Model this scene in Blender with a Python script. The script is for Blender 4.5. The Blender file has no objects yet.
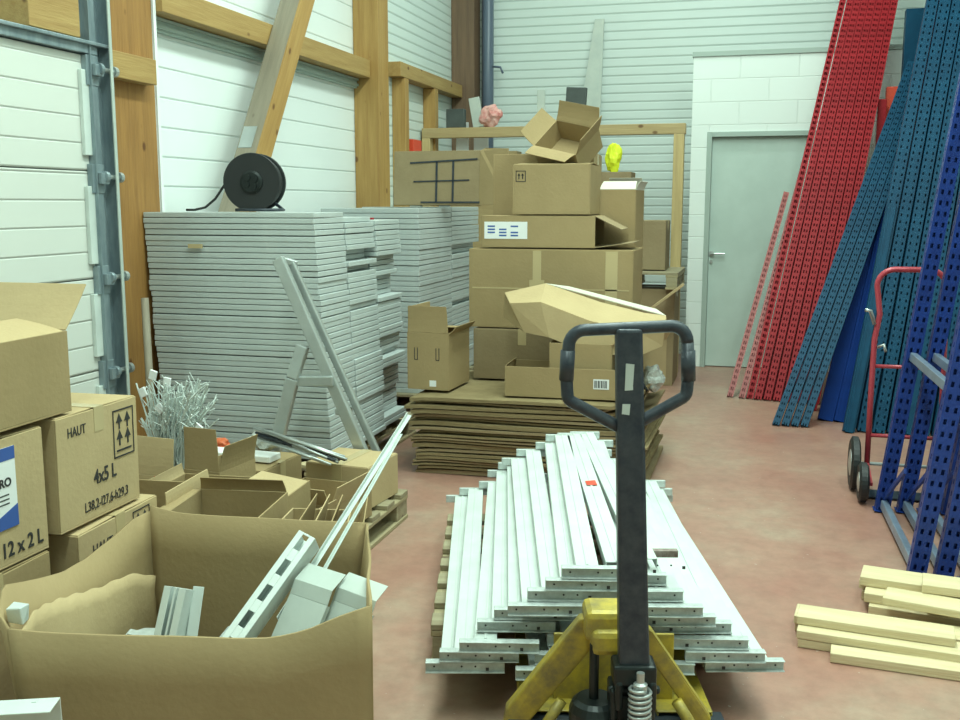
import bpy, bmesh, math, random
from mathutils import Vector, Matrix
R = math.radians
random.seed(7)
SC = bpy.context.scene
COL = SC.collection

# ---------------------------------------------------------------- camera, world, lights, exposure
cam_d = bpy.data.cameras.new('camera'); cam = bpy.data.objects.new('camera', cam_d); COL.objects.link(cam)
cam_d.sensor_width = 36; cam_d.lens = 1020/960*36; cam_d.clip_start = .05
cam.location = (0, 0, 1.5); cam.rotation_euler = (R(90-8.7), 0, R(15.4))
SC.camera = cam
W = bpy.data.worlds.new('world'); SC.world = W; W.use_nodes = True
W.node_tree.nodes['Background'].inputs[0].default_value = (.72, 1.0, .9, 1)
W.node_tree.nodes['Background'].inputs[1].default_value = .13

def area(name, loc, sx, sy, power, color=(.80, 1.0, .885), rot=(0, 0, 0)):
    d = bpy.data.lights.new(name, 'AREA'); d.shape = 'RECTANGLE'; d.size = sx; d.size_y = sy
    d.energy = power; d.color = color
    o = bpy.data.objects.new(name, d); COL.objects.link(o); o.location = loc; o.rotation_euler = rot
    return o
area('ceiling_tube_light', (-.6, 4.9, 5.3), .5, 5.0, 235)
area('ceiling_tube_light', (-.6, .6, 5.3), .5, 3.0, 120)
area('ceiling_tube_light', (1.3, 3.0, 5.3), .4, 3.4, 105)
area('ceiling_tube_light', (-.9, 8.3, 5.3), 2.6, .4, 52)
SC.view_settings.view_transform = 'Standard'; SC.view_settings.look = 'None'
SC.view_settings.exposure = 0.19; SC.view_settings.gamma = 1; SC.view_settings.use_curve_mapping = False

# ---------------------------------------------------------------- materials
def new_mat(name, color, rough=.6, metal=0., var=0., vscale=4., vcol=None, bump=0., bscale=40., stretch=(1, 1, 1), spec=None, coord='Object'):
    m = bpy.data.materials.new(name); m.use_nodes = True; nt = m.node_tree; b = nt.nodes['Principled BSDF']
    b.inputs['Base Color'].default_value = (*color, 1); b.inputs['Roughness'].default_value = rough; b.inputs['Metallic'].default_value = metal
    if spec is not None: b.inputs['Specular IOR Level'].default_value = spec
    if var or bump:
        tc = nt.nodes.new('ShaderNodeTexCoord'); mp = nt.nodes.new('ShaderNodeMapping'); mp.inputs['Scale'].default_value = stretch
        nt.links.new(tc.outputs[coord], mp.inputs['Vector'])
    if var:
        n = nt.nodes.new('ShaderNodeTexNoise'); n.inputs['Scale'].default_value = vscale; n.inputs['Detail'].default_value = 6; n.inputs['Roughness'].default_value = .65
        nt.links.new(mp.outputs[0], n.inputs['Vector'])
        cr = nt.nodes.new('ShaderNodeValToRGB'); cr.color_ramp.elements[0].position = .32; cr.color_ramp.elements[1].position = .68
        vc = vcol or tuple(c*(1-var) for c in color)
        cr.color_ramp.elements[0].color = (*vc, 1); cr.color_ramp.elements[1].color = (*color, 1)
        nt.links.new(n.outputs['Fac'], cr.inputs[0]); nt.links.new(cr.outputs[0], b.inputs['Base Color'])
    if bump:
        n2 = nt.nodes.new('ShaderNodeTexNoise'); n2.inputs['Scale'].default_value = bscale; n2.inputs['Detail'].default_value = 4
        bp = nt.nodes.new('ShaderNodeBump'); bp.inputs['Strength'].default_value = bump; bp.inputs['Distance'].default_value = .01
        nt.links.new(mp.outputs[0], n2.inputs['Vector']); nt.links.new(n2.outputs['Fac'], bp.inputs['Height']); nt.links.new(bp.outputs[0], b.inputs['Normal'])
    return m

def wood(name, c1, c2, axis='Z', rough=.65):
    st = {'Z': (9, 9, .6), 'Y': (9, .6, 9), 'X': (.6, 9, 9)}[axis]
    m = new_mat(name, c1, rough, 0, .3, 3.0, c2, .25, 14, st)
    nt = m.node_tree; b = nt.nodes['Principled BSDF']
    src = b.inputs['Base Color'].links[0].from_socket                      # knots
    tc = nt.nodes.new('ShaderNodeTexCoord'); v = nt.nodes.new('ShaderNodeTexVoronoi'); v.inputs['Scale'].default_value = 7
    mp = nt.nodes.new('ShaderNodeMapping'); mp.inputs['Scale'].default_value = {'Z': (1, 1, .6), 'Y': (1, .6, 1), 'X': (.6, 1, 1)}[axis]
    nt.links.new(tc.outputs['Object'], mp.inputs[0]); nt.links.new(mp.outputs[0], v.inputs['Vector'])
    cr = nt.nodes.new('ShaderNodeValToRGB'); cr.color_ramp.elements[0].position = .07; cr.color_ramp.elements[1].position = .13
    cr.color_ramp.elements[0].color = (.25, .11, .04, 1); cr.color_ramp.elements[1].color = (1, 1, 1, 1)
    mx = nt.nodes.new('ShaderNodeMix'); mx.data_type = 'RGBA'; mx.blend_type = 'MULTIPLY'; mx.inputs[0].default_value = .8
    nt.links.new(v.outputs['Distance'], cr.inputs[0]); nt.links.new(src, mx.inputs[6]); nt.links.new(cr.outputs[0], mx.inputs[7]); nt.links.new(mx.outputs[2], b.inputs['Base Color'])
    return m

M = {}
M['card'] = new_mat('cardboard', (.37, .275, .145), .85, 0, .12, 2.2, (.315, .235, .12), .15, 60, spec=.15)
M['card_light'] = new_mat('cardboard_light', (.50, .385, .215), .85, 0, .12, 2.5, (.44, .335, .185), .15, 60, spec=.15)
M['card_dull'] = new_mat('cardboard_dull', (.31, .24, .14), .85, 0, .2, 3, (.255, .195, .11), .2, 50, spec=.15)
M['card_edge'] = new_mat('cardboard_sheets', (.33, .26, .14), .9, 0, .45, 5, (.19, .145, .075), .3, 60, (.5, .5, 9), spec=.1)
M['card_white'] = new_mat('bleached_card', (.62, .60, .50), .8, 0, .1, 4)
M['tape'] = new_mat('packing_tape', (.50, .40, .22), .25)
M['ink'] = new_mat('black_print', (.03, .03, .03), .7)
M['white_label'] = new_mat('label_paper', (.78, .80, .80), .6)
M['blue_ink'] = new_mat('blue_print', (.04, .10, .35), .6)
M['panel'] = new_mat('panel_paint', (.52, .57, .56), .42, 0, .2, 2.0, (.43, .48, .475), .05, 30)
M['beam'] = new_mat('white_steel', (.66, .73, .70), .38, .1, .16, 3.0, (.54, .60, .575))
M['beam_worn'] = new_mat('worn_bracket_steel', (.62, .69, .67), .4, .15, .45, 22, (.38, .42, .41))
M['galv'] = new_mat('galvanised_steel', (.33, .40, .43), .4, .45, .35, 5, (.19, .25, .28), stretch=(3, 3, .7))
M['alu'] = new_mat('aluminium', (.52, .56, .55), .36, .65, .2, 6)
M['dark_steel'] = new_mat('dark_painted_steel', (.018, .026, .040), .4, .2, .3, 30, (.05, .06, .07))
M['black'] = new_mat('black_rubber', (.014, .017, .018), .55)
M['greasy'] = new_mat('greasy_pump_metal', (.02, .028, .028), .35, .4, .4, 20)
M['yellow'] = new_mat('worn_yellow_paint', (.55, .42, .04), .45, .1, .5, 13, (.20, .165, .06), .1, 30)
M['red'] = new_mat('red_paint', (.37, .012, .020), .5, 0, .4, 4, (.24, .008, .014), spec=.25)
M['red_worn'] = new_mat('faded_red_paint', (.36, .09, .08), .5, 0, .4, 12, (.3, .07, .07))
M['orange_red'] = new_mat('orange_red_paint', (.70, .07, .03), .45)
M['truck_red'] = new_mat('hand_truck_red', (.42, .05, .07), .35, .1)
M['teal'] = new_mat('petrol_blue_paint', (.002, .06, .125), .5, 0, .4, 4, (.002, .036, .08), spec=.2)
M['blue'] = new_mat('blue_paint', (.002, .035, .21), .6, 0, .3, 5, (.002, .024, .15), spec=.12)
M['navy'] = new_mat('deep_blue_paint', (.012, .045, .25), .4, 0, .35, 6, (.008, .026, .15), spec=.35)
M['grey_blue'] = new_mat('grey_blue_steel', (.30, .38, .50), .35, .5, .3, 9)
M['tray'] = new_mat('pale_grey_sheet_steel', (.50, .56, .52), .45, .1, .15, 5)
M['foam'] = new_mat('white_foam', (.8, .82, .8), .9, bump=.3, bscale=80)
M['plastic'] = new_mat('crinkled_film', (.55, .58, .54), .18, 0, .3, 18, bump=.9, bscale=35)
M['yellow_bag'] = new_mat('lime_yellow_fabric', (.66, .74, .02), .6)
M['pink'] = new_mat('pink_red_bag', (.52, .14, .13), .5, 0, .5, 14, (.7, .45, .4), .6, 20)
M['orange'] = new_mat('orange_bag', (.62, .14, .05), .5)
M['grey_dark'] = new_mat('dark_grey_card', (.07, .085, .08), .7, 0, .3, 8)
M['board'] = new_mat('pale_board', (.40, .45, .42), .6, 0, .2, 4, (.52, .56, .5))
M['timber_z'] = wood('glulam_upright', (.44, .27, .085), (.33, .18, .05), 'Z')
M['timber_dark'] = wood('stained_upright', (.36, .185, .05), (.24, .115, .03), 'Z')
M['timber_y'] = wood('glulam_rail', (.42, .28, .10), (.32, .19, .06), 'Y')
M['timber_x'] = wood('frame_timber', (.45, .34, .17), (.36, .26, .12), 'X')
M['timber_pale'] = wood('pale_frame_timber', (.55, .42, .20), (.42, .31, .14), 'Z')
M['timber_grey'] = wood('weathered_brace', (.29, .25, .185), (.22, .19, .14), 'Z')
M['brown_post'] = wood('brown_corner_post', (.20, .12, .07), (.13, .08, .05), 'Z')
M['pallet'] = wood('pallet_wood', (.34, .30, .19), (.24, .20, .12), 'X')
M['pallet_y'] = wood('pallet_wood_long', (.40, .34, .20), (.28, .23, .13), 'Y')
M['plank'] = wood('fresh_pine', (.70, .60, .38), (.58, .47, .27), 'X', .55)

def ribbed(name, color, groove, pitch, width, smooth_var=.05):
    """horizontal ribbed metal cladding: narrow grooves every PITCH metres of height, in bump and slightly darker paint in the joint"""
    m = bpy.data.materials.new(name); m.use_nodes = True; nt = m.node_tree; b = nt.nodes['Principled BSDF']
    b.inputs['Roughness'].default_value = .42
    geo = nt.nodes.new('ShaderNodeTexCoord'); sep = nt.nodes.new('ShaderNodeSeparateXYZ'); nt.links.new(geo.outputs['Object'], sep.inputs[0])
    d = nt.nodes.new('ShaderNodeMath'); d.operation = 'DIVIDE'; d.inputs[1].default_value = pitch; nt.links.new(sep.outputs['Z'], d.inputs[0])
    f = nt.nodes.new('ShaderNodeMath'); f.operation = 'FRACT'; nt.links.new(d.outputs[0], f.inputs[0])
    cr = nt.nodes.new('ShaderNodeValToRGB'); e = cr.color_ramp.elements
    e[0].position = 0; e[0].color = (0, 0, 0, 1); e[1].position = width; e[1].color = (1, 1, 1, 1)
    x = e.new(1-width*.5); x.color = (1, 1, 1, 1); x = e.new(1.0); x.color = (0, 0, 0, 1)
    nt.links.new(f.outputs[0], cr.inputs[0])
    mx = nt.nodes.new('ShaderNodeMix'); mx.data_type = 'RGBA'; mx.inputs[6].default_value = (*groove, 1); mx.inputs[7].default_value = (*color, 1)
    nt.links.new(cr.outputs[0], mx.inputs[0])
    n = nt.nodes.new('ShaderNodeTexNoise'); n.inputs['Scale'].default_value = 1.3; n.inputs['Detail'].default_value = 5; nt.links.new(geo.outputs['Object'], n.inputs['Vector'])
    cr2 = nt.nodes.new('ShaderNodeValToRGB'); cr2.color_ramp.elements[0].color = (1-smooth_var*2,)*3+(1,); cr2.color_ramp.elements[1].color = (1, 1, 1, 1)
    nt.links.new(n.outputs['Fac'], cr2.inputs[0])
    m2 = nt.nodes.new('ShaderNodeMix'); m2.data_type = 'RGBA'; m2.blend_type = 'MULTIPLY'; m2.inputs[0].default_value = 1
    nt.links.new(mx.outputs[2], m2.inputs[6]); nt.links.new(cr2.outputs[0], m2.inputs[7]); nt.links.new(m2.outputs[2], b.inputs['Base Color'])
    bp = nt.nodes.new('ShaderNodeBump'); bp.inputs['Strength'].default_value = .6; bp.inputs['Distance'].default_value = .008
    nt.links.new(cr.outputs[0], bp.inputs['Height']); nt.links.new(bp.outputs[0], b.inputs['Normal'])
    return m
M['clad'] = ribbed('white_ribbed_cladding', (.80, .85, .84), (.62, .70, .68), .165, .07)
M['siding'] = ribbed('grey_ribbed_siding', (.66, .74, .71), (.47, .55, .52), .085, .2)
M['garage'] = ribbed('garage_panel_paint', (.66, .685, .64), (.56, .59, .55), .125, .07)

def block_mat():
    m = bpy.data.materials.new('painted_block'); m.use_nodes = True; nt = m.node_tree; b = nt.nodes['Principled BSDF']; b.inputs['Roughness'].default_value = .7
    tc = nt.nodes.new('ShaderNodeTexCoord'); mp = nt.nodes.new('ShaderNodeMapping'); mp.inputs['Rotation'].default_value = (R(90), 0, 0)
    br = nt.nodes.new('ShaderNodeTexBrick'); br.inputs['Scale'].default_value = 1; br.inputs['Brick Width'].default_value = .5; br.inputs['Row Height'].default_value = .2
    br.inputs['Mortar Size'].default_value = .005; br.inputs['Mortar Smooth'].default_value = .6
    br.inputs['Color1'].default_value = (.78, .84, .81, 1); br.inputs['Color2'].default_value = (.75, .81, .78, 1); br.inputs['Mortar'].default_value = (.72, .78, .75, 1)
    nt.links.new(tc.outputs['Object'], mp.inputs[0]); nt.links.new(mp.outputs[0], br.inputs['Vector']); nt.links.new(br.outputs['Color'], b.inputs['Base Color'])
    bp = nt.nodes.new('ShaderNodeBump'); bp.inputs['Strength'].default_value = .5; bp.inputs['Distance'].default_value = .01; bp.invert = True
    nt.links.new(br.outputs['Fac'], bp.inputs['Height']); nt.links.new(bp.outputs[0], b.inputs['Normal'])
    return m
M['block'] = block_mat()
M['door'] = new_mat('grey_green_door_paint', (.54, .65, .60), .32, 0, .25, 1.3, (.43, .53, .485))
M['door_frame'] = new_mat('door_frame_paint', (.36, .44, .40), .5)
M['ceiling'] = new_mat('ceiling_panels', (.6, .63, .6), .8)
M['plain_wall'] = new_mat('painted_wall', (.62, .68, .65), .8)

def floor_mat():
    m = bpy.data.materials.new('worn_red_floor'); m.use_nodes = True; nt = m.node_tree; b = nt.nodes['Principled BSDF']
    tc = nt.nodes.new('ShaderNodeTexCoord')
    def noise(sc, det, rough=.6):
        n = nt.nodes.new('ShaderNodeTexNoise'); n.inputs['Scale'].default_value = sc; n.inputs['Detail'].default_value = det; n.inputs['Roughness'].default_value = rough
        nt.links.new(tc.outputs['Object'], n.inputs['Vector']); return n
    n1 = noise(1.1, 8, .7); cr = nt.nodes.new('ShaderNodeValToRGB'); e = cr.color_ramp.elements
    e[0].position = .34; e[0].color = (.345, .165, .125, 1); e[1].position = .66; e[1].color = (.40, .29, .215, 1)
    x = e.new(.5); x.color = (.38, .215, .16, 1)
    nt.links.new(n1.outputs['Fac'], cr.inputs[0])
    n2 = noise(14, 10, .75); cr2 = nt.nodes.new('ShaderNodeValToRGB'); cr2.color_ramp.elements[0].position = .3; cr2.color_ramp.elements[0].color = (.78, .78, .78, 1); cr2.color_ramp.elements[1].position = .6; cr2.color_ramp.elements[1].color = (1, 1, 1, 1)
    nt.links.new(n2.outputs['Fac'], cr2.inputs[0])
    mx = nt.nodes.new('ShaderNodeMix'); mx.data_type = 'RGBA'; mx.blend_type = 'MULTIPLY'; mx.inputs[0].default_value = 1
    nt.links.new(cr.outputs[0], mx.inputs[6]); nt.links.new(cr2.outputs[0], mx.inputs[7])
    n3 = noise(38, 2); cr3 = nt.nodes.new('ShaderNodeValToRGB'); cr3.color_ramp.elements[0].position = .74; cr3.color_ramp.elements[0].color = (0, 0, 0, 1); cr3.color_ramp.elements[1].position = .78; cr3.color_ramp.elements[1].color = (1, 1, 1, 1)
    nt.links.new(n3.outputs['Fac'], cr3.inputs[0])
    m2 = nt.nodes.new('ShaderNodeMix'); m2.data_type = 'RGBA'; m2.inputs[7].default_value = (.5, .45, .38, 1)
    nt.links.new(cr3.outputs[0], m2.inputs[0]); nt.links.new(mx.outputs[2], m2.inputs[6]); nt.links.new(m2.outputs[2], b.inputs['Base Color'])
    crr = nt.nodes.new('ShaderNodeMapRange'); crr.inputs[3].default_value = .28; crr.inputs[4].default_value = .55; nt.links.new(n1.outputs['Fac'], crr.inputs[0]); nt.links.new(crr.outputs[0], b.inputs['Roughness'])
    bp = nt.nodes.new('ShaderNodeBump'); bp.inputs['Strength'].default_value = .12; nt.links.new(n2.outputs['Fac'], bp.inputs['Height']); nt.links.new(bp.outputs[0], b.inputs['Normal'])
    return m
M['floor'] = floor_mat()

# ---------------------------------------------------------------- mesh helpers
class MB:
    def __init__(s): s.v = []; s.f = []
    def add(s, vs, fs):
        o = len(s.v); s.v += [tuple(v) for v in vs]; s.f += [tuple(i+o for i in f) for f in fs]
    def box(s, x0, x1, y0, y1, z0, z1, mat=None, j=0):
        vs = [Vector((x, y, z)) for x in (x0, x1) for y in (y0, y1) for z in (z0, z1)]
        if j: vs = [v+Vector((random.uniform(-j, j), random.uniform(-j, j), random.uniform(-j, j))) for v in vs]
        if mat is not None: vs = [mat @ v for v in vs]
        s.add(vs, [(0, 1, 3, 2), (4, 6, 7, 5), (0, 4, 5, 1), (2, 3, 7, 6), (0, 2, 6, 4), (1, 5, 7, 3)])
    def bar(s, a, b, w, h, up=(0, 0, 1)):
        a = Vector(a); b = Vector(b); d = (b-a).normalized(); u = Vector(up)
        x = d.cross(u).normalized(); z = x.cross(d).normalized()
        vs = [p+x*(sx*w/2)+z*(sz*h/2) for p in (a, b) for sx in (-1, 1) for sz in (-1, 1)]
        s.add(vs, [(0, 1, 3, 2), (4, 6, 7, 5), (0, 4, 5, 1), (2, 3, 7, 6), (0, 2, 6, 4), (1, 5, 7, 3)])
    def tube(s, pts, r, n=10, closed=False, rs=None, caps=True):
        pts = [Vector(p) for p in pts]; N = len(pts); rings = []; prev = None
        for i, p in enumerate(pts):
            if closed: d = (pts[(i+1) % N]-pts[i-1]).normalized()
            else: d = (pts[min(i+1, N-1)]-pts[max(i-1, 0)]).normalized()
            if prev is None:
                a = Vector((0, 0, 1)) if abs(d.z) < .9 else Vector((1, 0, 0)); x = d.cross(a).normalized()
            else: x = (prev-d*prev.dot(d)).normalized()
            prev = x; y = d.cross(x); rr = rs[i] if rs else r
            rings.append([p+(x*math.cos(t*2*math.pi/n)+y*math.sin(t*2*math.pi/n))*rr for t in range(n)])
        fs = []
        for i in range(N if closed else N-1):
            j = (i+1) % N
            for t in range(n): fs.append((i*n+t, i*n+(t+1) % n, j*n+(t+1) % n, j*n+t))
        if not closed and caps: fs += [tuple(range(n))[::-1], tuple((N-1)*n+t for t in range(n))]
        s.add([v for r_ in rings for v in r_], fs)
    def lathe(s, prof, n=24, mat=None):
        """prof: (radius, z) pairs around local z"""
        vs = []; fs = []
        for r, z in prof:
            for t in range(n): vs.append(Vector((r*math.cos(2*math.pi*t/n), r*math.sin(2*math.pi*t/n), z)))
        K = len(prof)
        for i in range(K-1):
            for t in range(n): fs.append((i*n+t, i*n+(t+1) % n, (i+1)*n+(t+1) % n, (i+1)*n+t))
        fs += [tuple(range(n))[::-1], tuple((K-1)*n+t for t in range(n))]
        if mat is not None: vs = [mat @ v for v in vs]
        s.add(vs, fs)
    def prism(s, poly, z0, z1, mat=None):
        n = len(poly); vs = [Vector((x, y, z)) for z in (z0, z1) for x, y in poly]
        if mat is not None: vs = [mat @ v for v in vs]
        s.add(vs, [tuple(range(n))[::-1], tuple(range(n, 2*n))]+[(i, (i+1) % n, n+(i+1) % n, n+i) for i in range(n)])
    def mesh(s, name):
        me = bpy.data.meshes.new(name); me.from_pydata(s.v, [], s.f)
        bm = bmesh.new(); bm.from_mesh(me); bmesh.ops.recalc_face_normals(bm, faces=bm.faces); bm.to_mesh(me); bm.free()
        return me
    def build(s, name, mat, parent=None, bevel=0, smooth=False, solid=0, loc=None, rot=None):
        me = s.mesh(name); me.materials.append(mat); o = bpy.data.objects.new(name, me); COL.objects.link(o)
        if parent is not None: o.parent = parent
        if smooth:
            for p in me.polygons: p.use_smooth = True
        if solid:
            m = o.modifiers.new('solid', 'SOLIDIFY'); m.thickness = solid; m.offset = 0
        if bevel:
            m = o.modifiers.new('bevel', 'BEVEL'); m.width = bevel; m.segments = 2; m.limit_method = 'ANGLE'; m.angle_limit = R(40)
        if loc: o.location = loc
        if rot: o.rotation_euler = rot
        return o

def tag(o, label, cat, group=None, kind=None):
    o['label'] = label; o['category'] = cat
    if group: o['group'] = group
    if kind: o['kind'] = kind
    return o
def structure(o, label=None):
    o['kind'] = 'structure'
    if label: o['label'] = label
    return o
def thing(name, label, cat, loc=(0, 0, 0), rot=(0, 0, 0), group=None):
    o = bpy.data.objects.new(name, None); COL.objects.link(o); o.location = loc; o.rotation_euler = rot; o.empty_display_size = .1
    return tag(o, label, cat, group)
def dup(root, loc=None, rot=None, label=None, group=None):
    r = root.copy(); COL.objects.link(r)
    if loc is not None: r.location = loc
    if rot is not None: r.rotation_euler = rot
    if label: r['label'] = label
    if group: r['group'] = group
    for ch in list(root.children):
        c = ch.copy(); COL.objects.link(c); c.parent = r
        for g in list(ch.children):
            d = g.copy(); COL.objects.link(d); d.parent = c
    return r
def boxobj(name, mat, x0, x1, y0, y1, z0, z1, parent=None, bevel=.004):
    """a box whose origin sits at its own centre"""
    b = MB(); cx, cy_, cz = (x0+x1)/2, (y0+y1)/2, (z0+z1)/2
    b.box(x0-cx, x1-cx, y0-cy_, y1-cy_, z0-cz, z1-cz)
    return b.build(name, mat, parent, bevel, loc=(cx, cy_, cz))
def text_part(name, txt, size, mat, parent, loc, rot, squash=1.0, bold=.0):
    cu = bpy.data.curves.new('t', 'FONT'); cu.body = txt; cu.size = size; cu.extrude = .0006; cu.offset = bold; cu.align_x = 'CENTER'; cu.align_y = 'CENTER'
    t = bpy.data.objects.new('t', cu); COL.objects.link(t)
    bpy.context.view_layer.update()
    me = bpy.data.meshes.new_from_object(t.evaluated_get(bpy.context.evaluated_depsgraph_get()))
    bpy.data.objects.remove(t); bpy.data.curves.remove(cu)
    me.materials.clear(); me.materials.append(mat)
    o = bpy.data.objects.new(name, me); COL.objects.link(o); o.parent = parent; o.location = loc; o.rotation_euler = rot; o.scale = (squash, 1, 1)
    return o

# ================================================================= THE ROOM
structure(boxobj('floor', M['floor'], -7, 3, -4, 11, -.2, 0, bevel=0))
structure(boxobj('ceiling', M['ceiling'], -3.6, 2.0, -4, 11, 5.5, 5.6, bevel=0))
structure(boxobj('wall_left', M['clad'], -3.42, -3.30, 4.3, 8.304, 0, 5.5, bevel=0))
structure(boxobj('wall_left_far', M['siding'], -3.42, -3.10, 8.305, 10.4, 0, 5.5, bevel=0))
structure(boxobj('wall_left_near', M['clad'], -3.42, -3.30, -4, 4.3, 0, 5.5, bevel=0))
structure(boxobj('wall_back', M['siding'], -3.42, 2.0, 10.4, 10.52, 0, 5.5, bevel=0))
structure(boxobj('wall_right', M['plain_wall'], 1.9, 2.0, -4, 10.4, 0, 5.5, bevel=0))
structure(boxobj('wall_rear', M['plain_wall'], -3.42, 2.0, -4.1, -4, 0, 5.5, bevel=0))
# blockwork wall with the door opening
b = MB(); y0, y1 = 9.60, 9.80
b.box(-.66, -.52, y0, y1, 0, 2.80); b.box(.42, 1.9, y0, y1, 0, 2.80); b.box(-.52, .42, y0, y1, 2.14, 2.80)
structure(b.build('wall_block', M['block']))
b = MB(); b.box(-.67, 1.9, 9.585, 9.82, 2.80, 2.84); structure(b.build('trim_1', M['door_frame']))
# steel door
dr = boxobj('door_1', M['door'], -.475, .375, 9.64, 9.69, .006, 2.095); structure(dr)
b = MB(); b.box(-.52, -.475, 9.585, 9.70, 0, 2.14); b.box(.375, .42, 9.585, 9.70, 0, 2.14); b.box(-.475, .375, 9.585, 9.70, 2.095, 2.14)
structure(b.build('trim_2', M['door_frame'], bevel=.003))
b = MB(); b.lathe([(.024, 0), (.024, .012)], 16, Matrix.Translation((-.05, -.025, 0)) @ Matrix.Rotation(R(90), 4, 'X'))
b.tube([(-.05, -.03, 0), (-.05, -.065, 0), (-.02, -.07, 0), (.07, -.07, 0)], .009, 8)
b.lathe([(.016, 0), (.016, .012)], 12, Matrix.Translation((-.05, -.025, -.075)) @ Matrix.Rotation(R(90), 4, 'X'))
hd = b.build('door_handle', M['alu'], dr, smooth=False); hd.location = (-.35, 0, 0)

# garage door in the left wall (sectional)
gd = thing('garage_door', 'white ribbed sectional garage door beside the steel track on the left', 'door', (-3.15, -.02, 0)); gd['kind'] = 'structure'; gd.name = 'door_2'
del gd['label']; del gd['category']
secs = [(.02, .68), (.685, 1.135), (1.14, 1.655), (1.66, 2.20)]
for z0_, z1_ in secs:
    b = MB(); b.box(-.05, 0, 1.2, 4.37, 0, z1_-z0_); s_ = b.build('door_section', M['garage'], gd, .004); s_.location.z = z0_
b = MB()
for z0_, z1_ in secs: b.box(.0, .022, 4.30, 4.40, z0_+.07, z1_-.07)
b.build('end_stile', M['beam'], gd, .003)
b = MB(); b.box(-.06, .03, 1.2, 4.42, 2.205, 2.26); b.box(-.1, .05, 1.2, 4.50, 2.245, 2.262); b.build('top_seal', M['galv'], gd, .003)
for zz in (2.13, 1.62, 1.13, .66):
    hb = MB(); hb.box(.0, .03, 4.33, 4.42, zz-.07, zz+.07); hb.box(.0, .06, 4.36, 4.42, zz-.025, zz+.03)
    hb.lathe([(.028, -.012), (.028, .012)], 14, Matrix.Translation((.05, 4.40, zz+.01)) @ Matrix.Rotation(R(90), 4, 'X'))
    ho = hb.build('hinge', M['galv'], gd, .003)
    rb = MB(); rb.tube([(.045, 4.40, zz+.01), (.045, 4.54, zz+.01)], .012, 10); rb.lathe([(.026, -.012), (.026, .012)], 14, Matrix.Translation((.045, 4.52, zz+.01)) @ Matrix.Rotation(R(90), 4, 'X'))
    rb.build('roller', M['alu'], ho)
b = MB()   # steel track: angle plus curled rail
b.box(-.03, -.022, 4.46, 4.60, 0, 5.0); b.box(-.03, .05, 4.595, 4.602, 0, 5.0); b.box(-.03, .03, 4.455, 4.461, 0, 5.0); b.box(.012, .016, 4.462, 4.52, 0, 5.0)
b.box(-.03, -.02, 4.30, 4.46, 2.30, 5.0)
structure(b.build('trim_3', M['galv'], None, loc=(-3.14, -.125, 0)))
b = MB(); b.box(-.0, .006, 0, .02, 0, 5.0); tr = b.build('trim_4', M['tray'], None, loc=(-3.085, 4.44, 0)); structure(tr)
# header and timber behind the track
tag(boxobj('timber_block', M['timber_y'], -3.30, -3.12, 3.93, 4.28, 2.27, 3.2), 'short yellow timber block above the garage door head', 'timber')
tag(boxobj('timber_post', M['timber_dark'], -3.298, -3.19, 4.50, 4.985, 0, 5.2), 'dark orange timber post standing between the steel track and the white wall cladding', 'post')
b = MB(); b.box(-.0, .012, 0, .025, 0, 5.2)
structure(b.build('trim_5', M['white_label'], loc=(-3.20, 5.0, 0)))
tag(boxobj('timber_nogging', M['timber_y'], -3.188, -3.12, 4.50, 4.90, 2.12, 2.25), 'short orange timber cross piece fixed across the post beside the steel track', 'timber')
tag(boxobj('timber_post', M['timber_z'], -3.298, -3.08, 8.06, 8.30, 0, 5.2), 'tall knotty yellow timber post standing behind the long grey panel stack', 'post')
tag(boxobj('wall_rail', M['timber_y'], -3.298, -3.15, 5.03, 8.055, 2.52, 2.66), 'long timber rail crossing high between the two tall timber posts', 'beam')
tag(boxobj('wall_rail', M['timber_y'], -3.098, -2.98, 8.32, 10.15, 2.56, 2.68), 'timber rail high on the wall between knotty post and brown corner post', 'beam')
b = MB()
for z0_, z1_, dx in ((2.44, 2.52, .035), (2.455, 2.475, .05), (2.50, 2.515, .05)): b.box(0, dx, 5.0, 8.05, z0_, z1_)
structure(b.build('trim_6', M['door_frame'], loc=(-3.30, 0, 0)))
# diagonal brace
b = MB(); b.bar((-3.17, 5.72, 1.30), (-3.17, 7.6, 3.75), .10, .25, (1, 0, 0)); 
br = MB(); d0 = Vector((-3.20, 5.60, 1.28)); d1 = Vector((-3.20, 7.55, 3.9)); L = (d1-d0).length
br.box(-.07, .07, -.08, .08, 0, L)
bro = br.build('diagonal_brace', M['timber_grey'], bevel=.004)
bro.location = (-3.075, 5.50, 1.28); bro.rotation_euler = (-math.atan2(1.16, 1.75), 0, 0)
tag(bro, 'weathered timber brace slanting up the white wall behind the cable reel', 'brace')
b = MB(); b.box(.0705, .0735, -.10, .10, .62, .80); b = MB(); b.box(.0705, .084, -.081, .081, 0, L); b.build('lit_face', M['timber_z'], bro, .002); b = MB(); b.box(-.06, .03, -.083, -.0805, .62, .78); pl = b.build('bracket_plate', M['alu'], bro)  # yellow layer on the brace: its lit side put in as colour
# brown corner post and pipe
tag(boxobj('corner_post', M['brown_post'], -3.098, -2.86, 10.16, 10.39, 0, 5.3), 'dark brown timber post in the far left corner of the room', 'post')
b = MB(); b.tube([(0, 0, 0), (0, 0, 5.4)], .06, 16); b.tube([(.0, 0, 2.88), (.14, -.03, 2.86), (.17, -.05, 2.8)], .012, 6)
tag(b.build('drain_pipe', new_mat('slate_blue_pipe', (.10, .13, .18), .35), smooth=True, loc=(-2.755, 10.30, 0)), 'slate blue vertical pipe running down beside the brown corner post', 'pipe')
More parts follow.
